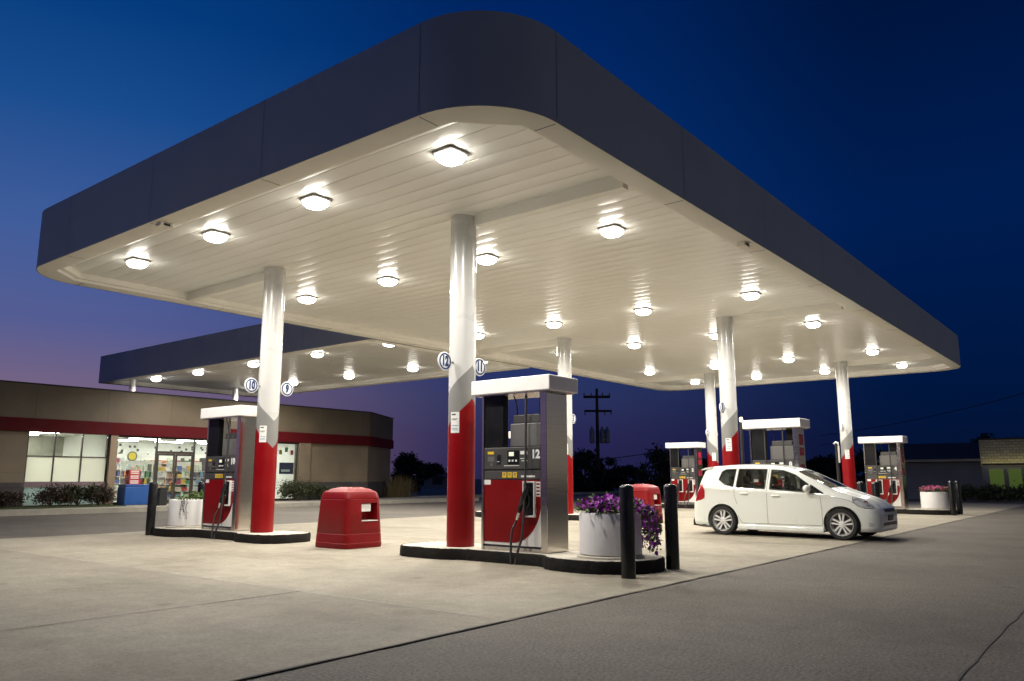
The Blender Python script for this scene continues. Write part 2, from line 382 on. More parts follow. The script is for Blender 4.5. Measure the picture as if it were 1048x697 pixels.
# dusk sky: after-glow on the store side (north-west), night blue on the other
glow = ramp(nt, [(0.0, srgb(118, 94, 118)), (0.10, srgb(112, 96, 126)), (0.17, srgb(82, 90, 142)), (0.27, srgb(62, 90, 150)), (0.40, srgb(24, 74, 138)), (0.50, srgb(4, 58, 122)), (0.75, srgb(2, 36, 92)), (1.0, srgb(2, 22, 66))], sp.outputs['Z'])
midr = ramp(nt, [(0.0, srgb(32, 32, 72)), (0.05, srgb(40, 38, 80)), (0.10, srgb(42, 50, 92)), (0.2, srgb(26, 50, 108)), (0.36, srgb(4, 46, 110)), (0.55, srgb(0, 34, 92)), (0.75, srgb(1, 22, 72)), (1.0, srgb(1, 16, 56))], sp.outputs['Z'])
night = ramp(nt, [(0.0, srgb(4, 16, 44)), (0.12, srgb(0, 22, 62)), (0.3, srgb(0, 28, 78)), (0.5, srgb(0, 20, 60)), (1.0, srgb(2, 12, 44))], sp.outputs['Z'])
fillsky = ramp(nt, [(0.0, srgb(132, 122, 106)), (0.05, srgb(118, 112, 104)), (0.15, srgb(88, 90, 106)), (0.4, srgb(62, 72, 102)), (0.8, srgb(26, 36, 70)), (1.0, srgb(2, 14, 46))], sp.outputs['Z'])   # unseen pale belt opposite the after-glow, added to light fascia and steel
dt = N(nt, 'ShaderNodeVectorMath', operation='DOT_PRODUCT')
nm = N(nt, 'ShaderNodeVectorMath', operation='MULTIPLY'); nm.inputs[1].default_value = (1, 1, 0)
nz = N(nt, 'ShaderNodeVectorMath', operation='NORMALIZE')
nt.links.new(tc.outputs['Generated'], nm.inputs[0]); nt.links.new(nm.outputs[0], nz.inputs[0]); nt.links.new(nz.outputs[0], dt.inputs[0])
GA = math.radians(38.4 + 62)      # azimuth of the after-glow, degrees from +X
dt.inputs[1].default_value = (math.cos(GA), math.sin(GA), 0)
f1 = N(nt, 'ShaderNodeMapRange'); f1.inputs[1].default_value = 0.46; f1.inputs[2].default_value = 0.875; f1.interpolation_type = 'SMOOTHSTEP'
f0 = N(nt, 'ShaderNodeMapRange'); f0.inputs[1].default_value = 0.0; f0.inputs[2].default_value = 0.46; f0.interpolation_type = 'SMOOTHSTEP'
for f in (f0, f1): nt.links.new(dt.outputs['Value'], f.inputs[0])
ma = N(nt, 'ShaderNodeMix', data_type='RGBA'); mb_ = N(nt, 'ShaderNodeMix', data_type='RGBA')
nt.links.new(f0.outputs[0], ma.inputs[0]); nt.links.new(night.outputs[0], ma.inputs[6]); nt.links.new(midr.outputs[0], ma.inputs[7])
nt.links.new(f1.outputs[0], mb_.inputs[0]); nt.links.new(ma.outputs[2], mb_.inputs[6]); nt.links.new(glow.outputs[0], mb_.inputs[7])
f2 = N(nt, 'ShaderNodeMapRange'); f2.inputs[1].default_value = -0.20; f2.inputs[2].default_value = -0.75; f2.interpolation_type = 'SMOOTHSTEP'
mc_ = N(nt, 'ShaderNodeMix', data_type='RGBA')
nt.links.new(dt.outputs['Value'], f2.inputs[0]); nt.links.new(f2.outputs[0], mc_.inputs[0]); nt.links.new(mb_.outputs[2], mc_.inputs[6]); nt.links.new(fillsky.outputs[0], mc_.inputs[7])
nt.links.new(mc_.outputs[2], bg.inputs['Color']); bg.inputs['Strength'].default_value = 1.0

cam = bpy.data.cameras.new('camera'); co = bpy.data.objects.new('camera', cam); C.objects.link(co); scene.camera = co
cam.sensor_width = 36; cam.lens = 806.93 / 1048 * 36; cam.clip_end = 2000; cam.clip_start = 0.05
th = math.atan2(.618, .786) + 0.0042; pit = 0.1734
fwd = Vector((math.cos(th) * math.cos(pit), math.sin(th) * math.cos(pit), math.sin(pit)))
co.location = CAM; co.rotation_euler = fwd.to_track_quat('-Z', 'Y').to_euler()
scene.view_settings.view_transform = 'Standard'; scene.view_settings.look = 'None'
scene.view_settings.exposure = 0.10; scene.view_settings.gamma = 1
scene.cycles.use_denoising = True; scene.cycles.max_bounces = 8; scene.cycles.sample_clamp_indirect = 8
scene.cycles.caustics_reflective = False; scene.cycles.caustics_refractive = False

# ------------------------------------------------------------------ ground
MB().add([(-900, -900, 0), (1200, -900, 0), (1200, 1200, 0), (-900, 1200, 0)], [(0, 1, 2, 3)]).build('ground', M_asph, kind='structure')
MB().add([(-30, -3.75, .004), (33, -3.75, .004), (33, 8.9, .004), (-30, 8.9, .004)], [(0, 1, 2, 3)]).build('concrete_apron', M_conc, kind='structure')
def wobble_strip(mb, p, q, w_, z, n=90, amp=0.012):
    p, q = Vector(p), Vector(q); d = (q - p).normalized(); nrm = Vector((-d.y, d.x)); vs = []; fs = []
    for i in range(n + 1):
        c = p.lerp(q, i / n) + nrm * random.uniform(-amp, amp); ww = w_ * random.uniform(0.55, 1.35) / 2
        vs += [(*(c + nrm * ww), z), (*(c - nrm * ww), z)]
        if i: fs.append((2 * i - 2, 2 * i - 1, 2 * i + 1, 2 * i))
    mb.add(vs, fs)
M_conc2 = ground_mat('dimmed_concrete', (0.225, 0.200, 0.155), (0.312, 0.280, 0.218), (0.62, 0.60, 0.57), 0.3, 42, 0.22)  # same concrete, darkened in colour for the light fall-off beyond the canopy
MB().add([(-30, -3.75, .0065), (-3.6, -3.75, .0065), (-3.6, 8.9, .0065), (-30, 8.9, .0065)], [(0, 1, 2, 3)]).build('dimmed_slab', M_conc2, kind='structure')
jm = MB()
wobble_strip(jm, (-30, -3.75), (33, -3.75), .022, .0105, 320, .006)
jl = MB()
for x in (-3.6, 4.85, 14.5, 24): wobble_strip(jl, (x, -3.72), (x, 8.9), .012, .0105, 80, .005)
wobble_strip(jm, (-30, -1.15), (-3.61, -1.15), .014, .0105, 90, .006)
wobble_strip(jm, (-3.6, 2.45), (24, 2.45), .012, .0105, 90, .005)
jm.build('concrete_joints', M_joint, kind='structure')
jl.build('pale_joints', M_jpale, kind='structure')
sm = MB(); wobble_strip(sm, (-30, -6.85), (40, -6.85), .018, .004, 300, .012)
sm.build('asphalt_seam', M_seam, kind='structure')

# ------------------------------------------------------------------ canopies
def rrect(x0, x1, y0, y1, r, n=14):
    p = []
    for cx, cy, a0 in ((x1 - r, y1 - r, 0), (x0 + r, y1 - r, PI / 2), (x0 + r, y0 + r, PI), (x1 - r, y0 + r, 1.5 * PI)):
        for i in range(n + 1):
            a = a0 + PI / 2 * i / n; p.append((cx + r * math.cos(a), cy + r * math.sin(a)))
    return p
def crect(x0, x1, y0, y1, c):
    return [(x1, y1 - c), (x1 - c, y1), (x0 + c, y1), (x0, y1 - c), (x0, y0 + c), (x0 + c, y0), (x1 - c, y0), (x1, y0 + c)]
ZB, ZD, ZT = 4.895, 5.06, 5.968
def deck(x0, x1, y0, y1, z, pw=0.305):
    m = MB(); n = int(round((x1 - x0) / pw)); pw = (x1 - x0) / n; vs = []; fs = []; K = 7
    for i in range(n):
        xa = x0 + i * pw
        prof = [(0, .014), (.006, .014), (.009, 0)] + [(.009 + (pw - .012) * k / K, -.0085 * math.sin(PI * k / K)) for k in range(1, K)] + [(pw - .003, 0), (pw - .0005, .012)]
        o = len(vs)
        for px, pz in prof: vs += [(xa + px, y0, z + pz), (xa + px, y1, z + pz)]
        for k in range(len(prof) - 1): fs.append((o + 2 * k, o + 2 * k + 1, o + 2 * k + 3, o + 2 * k + 2))
    m.add(vs, fs); return m
def canopy(root, x0, x1, y0, y1, r, rimw, beams, ch):
    pl = rrect(x0, x1, y0, y1, r); n = len(pl)
    fm = MB(); fm.add([(x, y, ZB - .004) for x, y in pl] + [(x, y, ZT) for x, y in pl] + [((x - (x0 + x1) / 2) * .998 + (x0 + x1) / 2, (y - (y0 + y1) / 2) * .995 + (y0 + y1) / 2, ZT) for x, y in pl],
        [(i, (i + 1) % n, n + (i + 1) % n, n + i) for i in range(n)] + [(n + i, n + (i + 1) % n, 2 * n + (i + 1) % n, 2 * n + i) for i in range(n)])
    fa = fm.build('fascia', M_fascia, root, smooth=40)
    # vertical joints between the fascia sheets
    def joint(x, y, nx, ny):
        tx, ty = -ny, nx; w_ = .0045
        sj = MB(); sj.add([(x + nx * .003 - tx * w_, y + ny * .003 - ty * w_, ZB + .035), (x + nx * .003 + tx * w_, y + ny * .003 + ty * w_, ZB + .035), (x + nx * .003 + tx * w_, y + ny * .003 + ty * w_, ZT - .005), (x + nx * .003 - tx * w_, y + ny * .003 - ty * w_, ZT - .005)], [(0, 1, 2, 3)]); sj.build('sheet_joint', M_fseam, fa)
    yy = y0 + r
    while yy < y1 - r + .01: joint(x0, yy, -1, 0); yy += 2.85
    xx = x0 + r
    while xx < x1 - r: joint(xx, y0, 0, -1); xx += 3.05
    # trim under the fascia: outer lip, flat border, inner riser with clipped corners
    po = rrect(x0 + .012, x1 - .012, y0 + .012, y1 - .012, r - .012)
    inner = crect(x0 + rimw, x1 - rimw, y0 + rimw, y1 - rimw, ch)
    # bridge outer curve and inner octagon, ring by ring
    ins = []
    cx, cy = (x0 + x1) / 2, (y0 + y1) / 2
    segs = 15
    for k in range(4):
        a, b = inner[2 * k], inner[2 * k + 1]
        for i in range(segs): t = i / (segs - 1); ins.append((a[0] + (b[0] - a[0]) * t, a[1] + (b[1] - a[1]) * t))
    def shrink(p, d): return [(x - d * (1 if x > cx else -1), y - d * (1 if y > cy else -1)) for x, y in p]
    rm = MB(); rm.loft([[(x, y, ZB + .05) for x, y in pl], [(x, y, ZB + .006) for x, y in po], [(x, y, ZB) for x, y in shrink(po, .012)],
        [(x, y, ZB) for x, y in shrink(ins, -.002)], [(x, y, ZB + .05) for x, y in shrink(ins, .0)], [(x, y, ZB + .052) for x, y in shrink(ins, .07)], [(x, y, ZD + .05) for x, y in shrink(ins, .072)]], caps=False)
    rm.build('soffit_border', M_rim, root, smooth=30)
    deck(x0 + rimw, x1 - rimw, y0 + rimw, y1 - rimw, ZD).build('soffit', M_soffit, root, smooth=25)
    # butt joints across the flat border, a dark hairline each
    q = x0 + r + .02
    while q < x1 - r:
        for yy in ((y0 + .03, y0 + rimw - .03), (y1 - rimw + .03, y1 - .03)): MB().box(q - .005, q + .005, yy[0], yy[1], ZB - .003, ZB - .0005).build('border_joint', M_joint, root)
        q += 3.05
    q = y0 + r + .02
    while q < y1 - r:
        for xx in ((x0 + .03, x0 + rimw - .03), (x1 - rimw + .03, x1 - .03)): MB().box(xx[0], xx[1], q - .005, q + .005, ZB - .003, ZB - .0005).build('border_joint', M_joint, root)
        q += 2.85
    for bx, ya, yb in beams:
        MB().box(bx - .075, bx + .075, ya, yb, ZD - .17, ZD + .03).build('beam', M_rim, root, bevel=.006)
    MB().prism([((x - cx) * .9985 + cx, (y - cy) * .9965 + cy) for x, y in pl], ZD + .25, ZD + .33).build('roof_sheet', M_roofdark, root)
    return root
X0, X1, Y0, Y1 = -3.1215, 22.8928, -3.2039, 8.4943
RW = 9.6714; A = 4.8202
main = thing('fuel_canopy', 'huge slate edged canopy with white slatted ceiling over the fuel pumps', 'canopy')
bms = []
for k in range(3): bms += [(k * RW + .1, Y0 + .42, -.18), (k * RW + .1, A + .18, Y1 - .42)]
canopy(main, X0, X1, Y0, Y1, 1.05, .34, bms, .55)
link = thing('walkway_canopy', 'lower dark edged canopy reaching back from the pumps to the store', 'canopy')
canopy(link, 5.72, 13.1, 8.56, 24.95, .18, .35, [], .2)

for k_, (x, y) in enumerate(((-2.95, 3.4), (3.45, -3.03))):
    t = thing('ceiling_sensor', ['small pale sensor box under the front border of the big canopy', 'small pale sensor box under the right border of the big canopy'][k_], 'sensor', (x, y, ZB - .002))
    MB().box(-.10, .10, -.07, .07, -.065, 0).build('case', M_rim, t, bevel=.01); MB().box(-.05, .05, -.075, -.0705, -.055, -.02).build('window', M_black, t)
# canopy lights
LAMP = bpy.data.lights.new('lamp', 'SPOT'); LAMP.energy = 410; LAMP.color = (1.0, 0.955, 0.87)
LAMP.spot_size = math.radians(176); LAMP.spot_blend = 0.6; LAMP.shadow_soft_size = 0.12
def make_light(loc, label, group):
    t = thing('canopy_light', label, 'canopy light', loc, group)
    m = MB(); n = 4
    def sq(a, z, r=.05):
        return [(x, y, z) for x, y in rrect(-a, a, -a, a, r, 4)]
    m.loft([sq(.178, 0), sq(.178, -.022), sq(.168, -.028)]); m.build('housing', M_housing, t, smooth=30)
    l = MB(); l.loft([sq(.150, -.0285), sq(.147, -.075, .06), sq(.12, -.115, .08), sq(.05, -.135, .045)])
    l.mi = [1 if i < 20 else 0 for i in range(len(l.f))]
    l.build('lens', [M_lens, M_lensside], t, smooth=40)
    lo = bpy.data.objects.new('lamp', LAMP); C.objects.link(lo); lo.parent = t; lo.location = (0, 0, -.19)
    return t
LX = [-1.92, 1.87, 7.61, 11.73, 17.43, 21.24]; LY = [-1.50, 1.13, 3.72, 6.32]
ordn = ['first', 'second', 'third', 'fourth', 'fifth', 'sixth', 'seventh']
proto = None
for i, x in enumerate(LX):
    for j, y in enumerate(LY):
        row = ['nearest', 'second nearest', 'third nearest', 'third farthest', 'second farthest', 'farthest'][i]
        lab = f'square drop lens light, {["rightmost", "second from right", "third from right", "leftmost"][j]} in the {row} row under the big canopy'
        loc = (x, y, ZD - .012)
        if proto is None: proto = make_light(loc, lab, 'square lights under the big canopy')
        else: dup(proto, loc, lab)
k = 0
for j, y in enumerate((22.7, 19.6, 16.05, 12.55, 9.2)):
    for i, x in enumerate((7.0, 11.25)):
        lab = f'square drop lens light, {["second nearest", "nearest"][1 - i] if False else ["near side", "far side"][i]} of the walkway canopy, {ordn[j]} pair from the store'
        dup(proto, (x, y, ZD - .012), lab, 'square lights under the walkway canopy')

# walkway canopy posts on the store roof line
for i, (x, y) in enumerate(((6.6, 23.75), (11.0, 23.4))):
    m = MB(); m.lathe([(.12, 4.2), (.12, ZD - .03)], 20)
    m.lathe([(.2, 4.2), (.2, 4.222)], 20)
    tag(m.build('canopy_post', M_white, smooth=30, loc=(x, y, 0)), ['short white post on the store roof under the left end of walkway canopy', 'short white post on the store roof behind the number 10 sign'][i], 'post')

# ------------------------------------------------------------------ columns and signs
R = .197
def column(i, j, label):
    x, y = i * RW, j * A
    t = thing('canopy_column', label, 'column', (x, y, .15), 'columns holding up the big canopy')
    n = 64; up = 1 if j == 0 else -1            # V tip faces the gap between the two islands
    def b1(a):
        d = abs((a - up * PI / 2 + PI) % (2 * PI) - PI); return 1.99 + .135 * d * 1.42
    def b2(a):
        d = abs((a - up * PI / 2 + PI) % (2 * PI) - PI); return 1.50 + .135 * d * 1.42
    def ring(r, zf): return [(r * math.cos(2 * PI * k / n), r * math.sin(2 * PI * k / n), zf(2 * PI * k / n)) for k in range(n)]
    MB().loft([ring(R, b1), ring(R, lambda a: ZD - .13)], caps=False).build('white_shaft', M_white, t, smooth=40)
    MB().loft([ring(R + .0015, b2), ring(R + .0015, b1)], caps=False).build('grey_band', M_grey, t, smooth=40)
    MB().loft([ring(R + .003, lambda a: 0.0), ring(R + .003, b2)], caps=False).build('red_wrap', M_red, t, smooth=40)
    MB().lathe([(.25, ZD - .17), (.25, ZD - .155)], 32).build('top_collar', M_rim, t, smooth=30)
    # notice sheet stuck round the near side of the column
    nm_ = MB(); a0 = math.radians(172 if j == 0 else 196); a1 = math.radians(212 if j == 0 else 234); K = 6; vs = []
    for k in range(K + 1):
        a = a0 + (a1 - a0) * k / K
        for z in (1.60, 1.90): vs.append(((R + .006) * math.cos(a), (R + .006) * math.sin(a), z))
    nm_.add(vs, [(2 * k, 2 * k + 2, 2 * k + 3, 2 * k + 1) for k in range(K)])
    no = nm_.build('notice', M_paper, t, smooth=60)
    pr = MB()
    for zz, hh, f in ((1.855, .022, .5), (1.80, .007, .7), (1.785, .007, .6), (1.70, .010, .8), (1.66, .010, .7), (1.64, .008, .75)):
        vs = []
        for k in range(K + 1):
            a = a0 + (a1 - a0) * (.12 + f * k / K); 
            for z in (zz, zz + hh): vs.append(((R + .008) * math.cos(a), (R + .008) * math.sin(a), z))
        pr.add(vs, [(2 * k, 2 * k + 2, 2 * k + 3, 2 * k + 1) for k in range(K)], 0 if zz > 1.75 else 1)
    pr.build('print', [M_ink, M_inkblue], no)
    return t
def num_sign(i, j, side, num, where):
    x, y = i * RW + side * .385, j * A
    s = thing('pump_number_sign', f'round white sign with blue ring reading {num}, {where}', 'number sign', (x, y, 2.775), 'round pump number signs')
    MB().lathe([(.132, -.012), (.138, -.008), (.138, .008), (.132, .012)], 40, axis='Y').build('disc', M_signw, s, smooth=35)
    rg = MB()
    for sy in (-1, 1): rg.lathe([(.098, .0125 * sy), (.098, .0145 * sy), (.122, .0145 * sy), (.122, .0125 * sy)], 40, axis='Y', caps=False)
    rg.build('blue_ring', M_navy, s, smooth=35)
    text_mesh('digits', num, .17, M_navy, s, Matrix.Translation((0, -.0145, 0)) @ FACE_MY @ Matrix.Diagonal((.80, 1.15, 1, 1)), .0105, .001)
    ar = MB(); ar.box(-side * .20 - .06, -side * .13 + .0, -.008, .008, -.012, .012) if side > 0 else ar.box(.13, .26, -.008, .008, -.012, .012)
    ar.build('bracket', M_metalgrey, s)
cl = {(0, 0): 'white, grey and red column with the 12 and 11 signs on the nearest island', (0, 1): 'white, grey and red column with the 10 and 9 signs, beside the left pump',
      (1, 0): 'white, grey and red column rising behind the rear of the white car', (1, 1): 'white, grey and red column half hidden behind the pump numbered 12',
      (2, 0): 'white, grey and red column rising behind the bonnet of the white car', (2, 1): 'thin distant column left of the two behind the white car, farthest back'}
nums = {(0, 0): ('12', '11'), (0, 1): ('10', '9'), (1, 0): ('8', '7'), (1, 1): ('6', '5'), (2, 0): ('4', '3'), (2, 1): ('2', '1')}
wh = {(0, 0): 'on the nearest column', (0, 1): 'on the column beside the left pump', (1, 0): 'on the column behind the car rear', (1, 1): 'on the column behind pump 12', (2, 0): 'on the column behind the car bonnet', (2, 1): 'on the farthest column'}
for ij in cl:
    column(*ij, cl[ij])
    num_sign(*ij, -1, nums[ij][0], wh[ij]); num_sign(*ij, 1, nums[ij][1], wh[ij])

# ------------------------------------------------------------------ pump islands
def island(i, j, label):
    t = thing('pump_island', label, 'island', (i * RW, j * A, 0), 'raised pump islands')
    hw = [(.95, .05), (.93, .22), (.86, .36), (.72, .46), (.5, .50), (.05, .50), (-.08, .485), (-.2, .42), (-.3, .365), (-.42, .345), (-1.62, .345), (-1.74, .38), (-1.85, .50), (-2.0, .59), (-2.25, .64), (-2.5, .65), (-2.72, .60), (-2.9, .49), (-3.03, .34), (-3.1, .17), (-3.12, .05)]
    sg = 1 if j == 0 else -1
    hd = []
    for q in range(len(hw) - 1):
        for u in range(3): hd.append((hw[q][0] + (hw[q + 1][0] - hw[q][0]) * u / 3, hw[q][1] + (hw[q + 1][1] - hw[q][1]) * u / 3))
    hw = hd + [hw[-1]]
    left = [(-wv, yv * sg) for yv, wv in hw]; right = [(wv + .06, yv * sg) for yv, wv in reversed(hw)]
    pl = left + right
    if j == 0: pl = pl
    def sh(d):
        out = []; n = len(pl)
        for k in range(n):
            a, b, c = Vector(pl[k - 1]), Vector(pl[k]), Vector(pl[(k + 1) % n]); tg = (c - a).normalized(); nn = Vector((-tg.y, tg.x))
            ctr = Vector((0.03, -1.1 * sg))
            if nn.dot(ctr - b) < 0 and abs(b.x) > .4: nn = nn
            out.append(b + nn * d * (1 if j == 0 else -1))
        return out
    km = MB(); inn = sh(.05)
    km.loft([[(x, y, 0) for x, y in pl], [(x, y, .13) for x, y in pl], [(x, y, .152) for x, y in sh(.012)], [(x, y, .152) for x, y in sh(.035)]], caps=False)
    km.v = [(x + random.uniform(-.006, .006), y + random.uniform(-.006, .006), z + (random.uniform(-.009, .004) if z > .1 else 0)) for x, y, z in km.v]
    km.build('kerb', M_kerb, t, smooth=40)
    tm = MB(); tm.add([(x, y, .150) for x, y in sh(.03)], [tuple(range(len(pl)))])
    tm.build('island_slab', M_islandtop, t)
il = {(0, 0): 'dark kerbed concrete island under the nearest pump, column and petunia planter', (0, 1): 'dark kerbed concrete island under the left pump and column near the store',
      (1, 0): 'dark kerbed concrete island behind the white car', (1, 1): 'dark kerbed island behind the nearest pump, its end just showing',
      (2, 0): 'dark kerbed island at far right under the last pump and planter', (2, 1): 'dark kerbed island farthest back beyond the red bin'}
for ij in il: island(*ij, il[ij])

# ------------------------------------------------------------------ fuel dispensers
def dispenser(i, j, num, label, nozzles=1):
    yc = -1.12 if j == 0 else A + 1.12
    t = thing('fuel_pump', label, 'fuel pump', (i * RW + .04, yc, .152), 'fuel pumps on the islands')
    # local: front face toward -X at x=-.24, y from +.56 (left in view) to -.56, z measured from the island
    F = -.24; z_ = lambda v: v - .152
    MB().box(-.225, .225, -.55, .55, 0, .05).build('plinth', M_steelv, t, bevel=.004)
    MB().box(F, .24, -.56, -.455, .002, z_(2.25)).build('end_pillar', M_steel, t, bevel=.006)
    if i > 0:  # flat red rectangles on the end pillars of the farther pumps
        for z0, z1 in ((1.62, 1.80), (1.86, 2.10), (1.20, 1.42)): MB().box(-.12, .16, -.5635, -.561, z_(z0), z_(z1)).build('red_rectangle', M_pillarred, t)
    MB().box(F, .24, .52, .56, .002, z_(2.25)).build('end_pillar', M_steel, t, bevel=.005)
    MB().box(-.215, .215, -.455, .52, .052, z_(1.52)).build('cabinet', M_dgrey, t, bevel=.004)
    cp = MB(); cp.box(-.34, .34, -.68, .68, z_(2.252), z_(2.452)); c = cp.build('top_canopy', M_cap, t, bevel=.012)
    MB().box(-.30, .30, -.64, .64, z_(2.235), z_(2.2515)).build('lower_trim', M_steelv, c)
    for sg in (1, -1):                      # both faces
        f = lambda d: (F + .02 - d) * sg
        def slab(m, y0, y1, z0, z1, d0, d1, mi=0):
            xa, xb = sorted((f(d0), f(d1))); m.box(xa, xb, y0 * sg if sg > 0 else -y1, y1 * sg if sg > 0 else -y0, z_(z0), z_(z1), mi)
        m = MB(); slab(m, -.452, .515, .225, 1.085, -.004, .006); wp = m.build('door', M_pumpwhite, t, bevel=.003)
        # red field with its swept lower corner
        pts = [(.515, 1.083), (.515, .262)]
        for k in range(1, 25):
            a = PI / 2 * k / 24; pts.append((.05 - .502 * math.sin(a) ** 1.0, .235 + .56 * (1 - math.cos(a)) ** 1.0 + .027 * (1 - k / 24)))
        pts.append((-.452, 1.083))
        rp = MB(); n = len(pts)
        rp.add([(f(.0095), y * sg, z_(z)) for y, z in pts] + [(f(.004), y * sg, z_(z)) for y, z in pts], [tuple(range(n))] + [(k, (k + 1) % n, n + (k + 1) % n, n + k) for k in range(n)])
        rp.build('red_field', M_pumpred, wp)
        m = MB(); slab(m, -.452, .515, 1.092, 1.205, -.004, .012); m.build('grade_panel', M_dgrey, t, bevel=.004)
        m = MB(); slab(m, -.452, .515, 1.225, 1.518, -.004, .016); sp_ = m.build('screen_panel', M_dgrey, t, bevel=.008)
        m = MB(); slab(m, .18, .515, 1.525, 2.232, .01, -.10); m.build('display_board', M_blackgl, t, bevel=.006)
        if sg < 0: continue
        d = lambda m, y0, y1, z0, z1, e=.018, b=.014: slab(m, y0, y1, z0, z1, b, e)
        m = MB(); d(m, .02, -.0 + .22, 1.29, 1.475); m.v = [(x, y - .12, z) for x, y, z in m.v]; kp = m.build('keypad_panel', M_blackgl, sp_)
        m = MB(); d(m, -.01, .075, 1.40, 1.455, .0195, .017); m.build('display', M_lcd, kp)
        m = MB()
        for yy in (.065, .01, -.05): d(m, yy - .014, yy + .014, 1.325, 1.352, .021, .017)
        m.build('button', M_paper, kp)
        m = MB(); d(m, .34, .45, 1.43, 1.465); m.build('yellow_label', M_yellow, sp_)
        m = MB(); d(m, .33, .45, 1.33, 1.40); d(m, .36, .40, 1.27, 1.31, .019); m.build('card_label', M_mgrey, sp_)
        m = MB(); d(m, .22, .28, 1.33, 1.42, .022); d(m, .22, .285, 1.295, 1.318, .02); m.build('card_slot', M_black, sp_)
        m = MB(); d(m, .235, .275, 1.325, 1.332, .024, .022); d(m, -.24, -.12, 1.42, 1.465); d(m, -.22, -.12, 1.36, 1.37); d(m, -.24, -.14, 1.33, 1.34); d(m, -.10, .16, 1.268, 1.276)
        m.build('printed_text', M_paper, sp_)
        text_mesh('pump_number', num, .135, M_signw, sp_, Matrix.Translation((f(.017), -.375, z_(1.415))) @ FACE_MX @ Matrix.Diagonal((1.05, 1.15, 1, 1)), .006, .0015)
        for q in range(3):
            gb = MB(); yy = .155 - q * .09; d(gb, yy - .036, yy + .036, 1.113, 1.185, .0165, .0115); g = gb.build('grade_button', M_yellow, t, bevel=.003)
            gt = MB(); d(gt, yy - .014, yy - .006, 1.13, 1.172, .0175, .0165); d(gt, yy + .006, yy + .014, 1.13, 1.172, .0175, .0165); d(gt, yy - .006, yy + .006, 1.155, 1.172, .0175, .0165); gt.build('mark', M_ink, g)
        m = MB(); d(m, -.36, -.13, 1.118, 1.142, .0135, .0115); m.build('white_label', M_paper, t)
        m = MB(); d(m, .40, .513, 1.02, 1.083, .011, .009); m.build('white_sticker', M_paper, wp)
        m = MB(); d(m, -.445, -.375, .87, 1.06, .0115, .009); ps = m.build('safety_sticker', M_paper, wp)
        m = MB()
        for q in range(4): d(m, -.437, -.383, .885 + q * .045, .905 + q * .045, .0125, .0115)
        m.build('red_print', M_pumpred, ps)
        # service box standing above the screen panel
        MB().box(F + .06, .18, -.44, .10, z_(1.522), z_(1.84)).build('printer_housing', M_mgrey, t, bevel=.012)
        MB().box(F + .09, .15, -.41, .07, z_(1.842), z_(1.96)).build('printer_lid', M_dgrey, t, bevel=.012)
        # nozzles, boots and hoses
        for q in range(nozzles):
            yn = -.27 + .42 * q
            m = MB(); xa = f(.05); xb = f(.008)
            m.box(xa, xb, yn - .105, yn - .085, z_(.60), z_(1.065)); m.box(xa, xb, yn + .075, yn + .092, z_(.78), z_(1.065)); m.box(xa, xb, yn - .085, yn + .075, z_(1.045), z_(1.065))
            m.box(xa, xb, yn - .085, yn + .05, z_(.60), z_(.625))
            bt = m.build('nozzle_boot', M_paper, t, bevel=.006)
            m = MB(); m.box(f(.014), f(.010), yn - .083, yn + .073, z_(.63), z_(1.04)); m.build('boot_liner', M_black, bt)
            nz_ = MB(); xx = f(.075)
            nz_.tube([(xx, yn + .13, z_(.655)), (xx, yn + .115, z_(.72)), (xx, yn + .075, z_(.80)), (xx, yn + .02, z_(.89)), (xx + .01, yn - .01, z_(.99))], [.022, .032, .042, .048, .034], 12)
            nz_.tube([(xx, yn + .10, z_(.72)), (xx, yn + .01, z_(.70)), (xx, yn - .045, z_(.77)), (xx, yn - .045, z_(.86)), (xx, yn + .0, z_(.93))], .013, 8)
            nb = nz_.build('nozzle', M_black, t, smooth=50)
            MB().tube([(xx, yn + .165, z_(.565)), (xx, yn + .150, z_(.61)), (xx, yn + .13, z_(.66))], [.020, .026, .026], 12).build('swivel', M_chrome, nb, smooth=50)
            ho = MB(); yo = .10 * (1 if q == 0 else -1)
            P = [(-.26, yn + .03, z_(2.20)), (-.27, yn + .03, z_(1.9)), (-.285, yn + .025, z_(1.5)), (-.30, yn + .02, z_(1.1)), (-.315, yn + .03, z_(.7)), (-.33, yn + .055, z_(.35)), (-.36, yn + .10, z_(.17)), (-.405, yn + .130, z_(-.09)), (-.41, yn + .155, z_(-.115)), (-.40, yn + .18, z_(.03)), (-.37, yn + .205, z_(.25)), (-.345, yn + .205, z_(.43)), (xx - .005, yn + .185, z_(.52)), (xx, yn + .165, z_(.57))]
            Q = []
            for k in range(len(P) - 1):
                p0, p1, p2, p3 = [Vector(P[max(0, min(len(P) - 1, k + o))]) for o in (-1, 0, 1, 2)]
                for s_ in range(5):
                    u = s_ / 5; Q.append(.5 * ((2 * p1) + (p2 - p0) * u + (2 * p0 - 5 * p1 + 4 * p2 - p3) * u * u + (3 * p1 - p0 - 3 * p2 + p3) * u ** 3))
            ho.tube(Q, .016, 10); h = ho.build('hose', M_rubber, t, smooth=60)
            MB().tube([(-.26, yn + .03, z_(2.23)), (-.26, yn + .03, z_(2.10)), (-.262, yn + .03, z_(2.03))], [.014, .016, .013], 10).build('hose_coupling', M_chrome, h, smooth=50)
        MB().tube([(-.15, .06, z_(2.23)), (-.13, .02, z_(2.12)), (-.12, .02, z_(2.02)), (-.1, .03, z_(1.955))], .009, 8).build('cable', M_black, t, smooth=50)
    return t
dispenser(0, 0, '12', 'nearest fuel pump, red and steel, marked 12, with white top')
dispenser(0, 1, '10', 'red and steel fuel pump at left beside the column with 10 and 9 signs')
dispenser(1, 0, '8', 'fuel pump whose white top rises above the white car roof', 2)
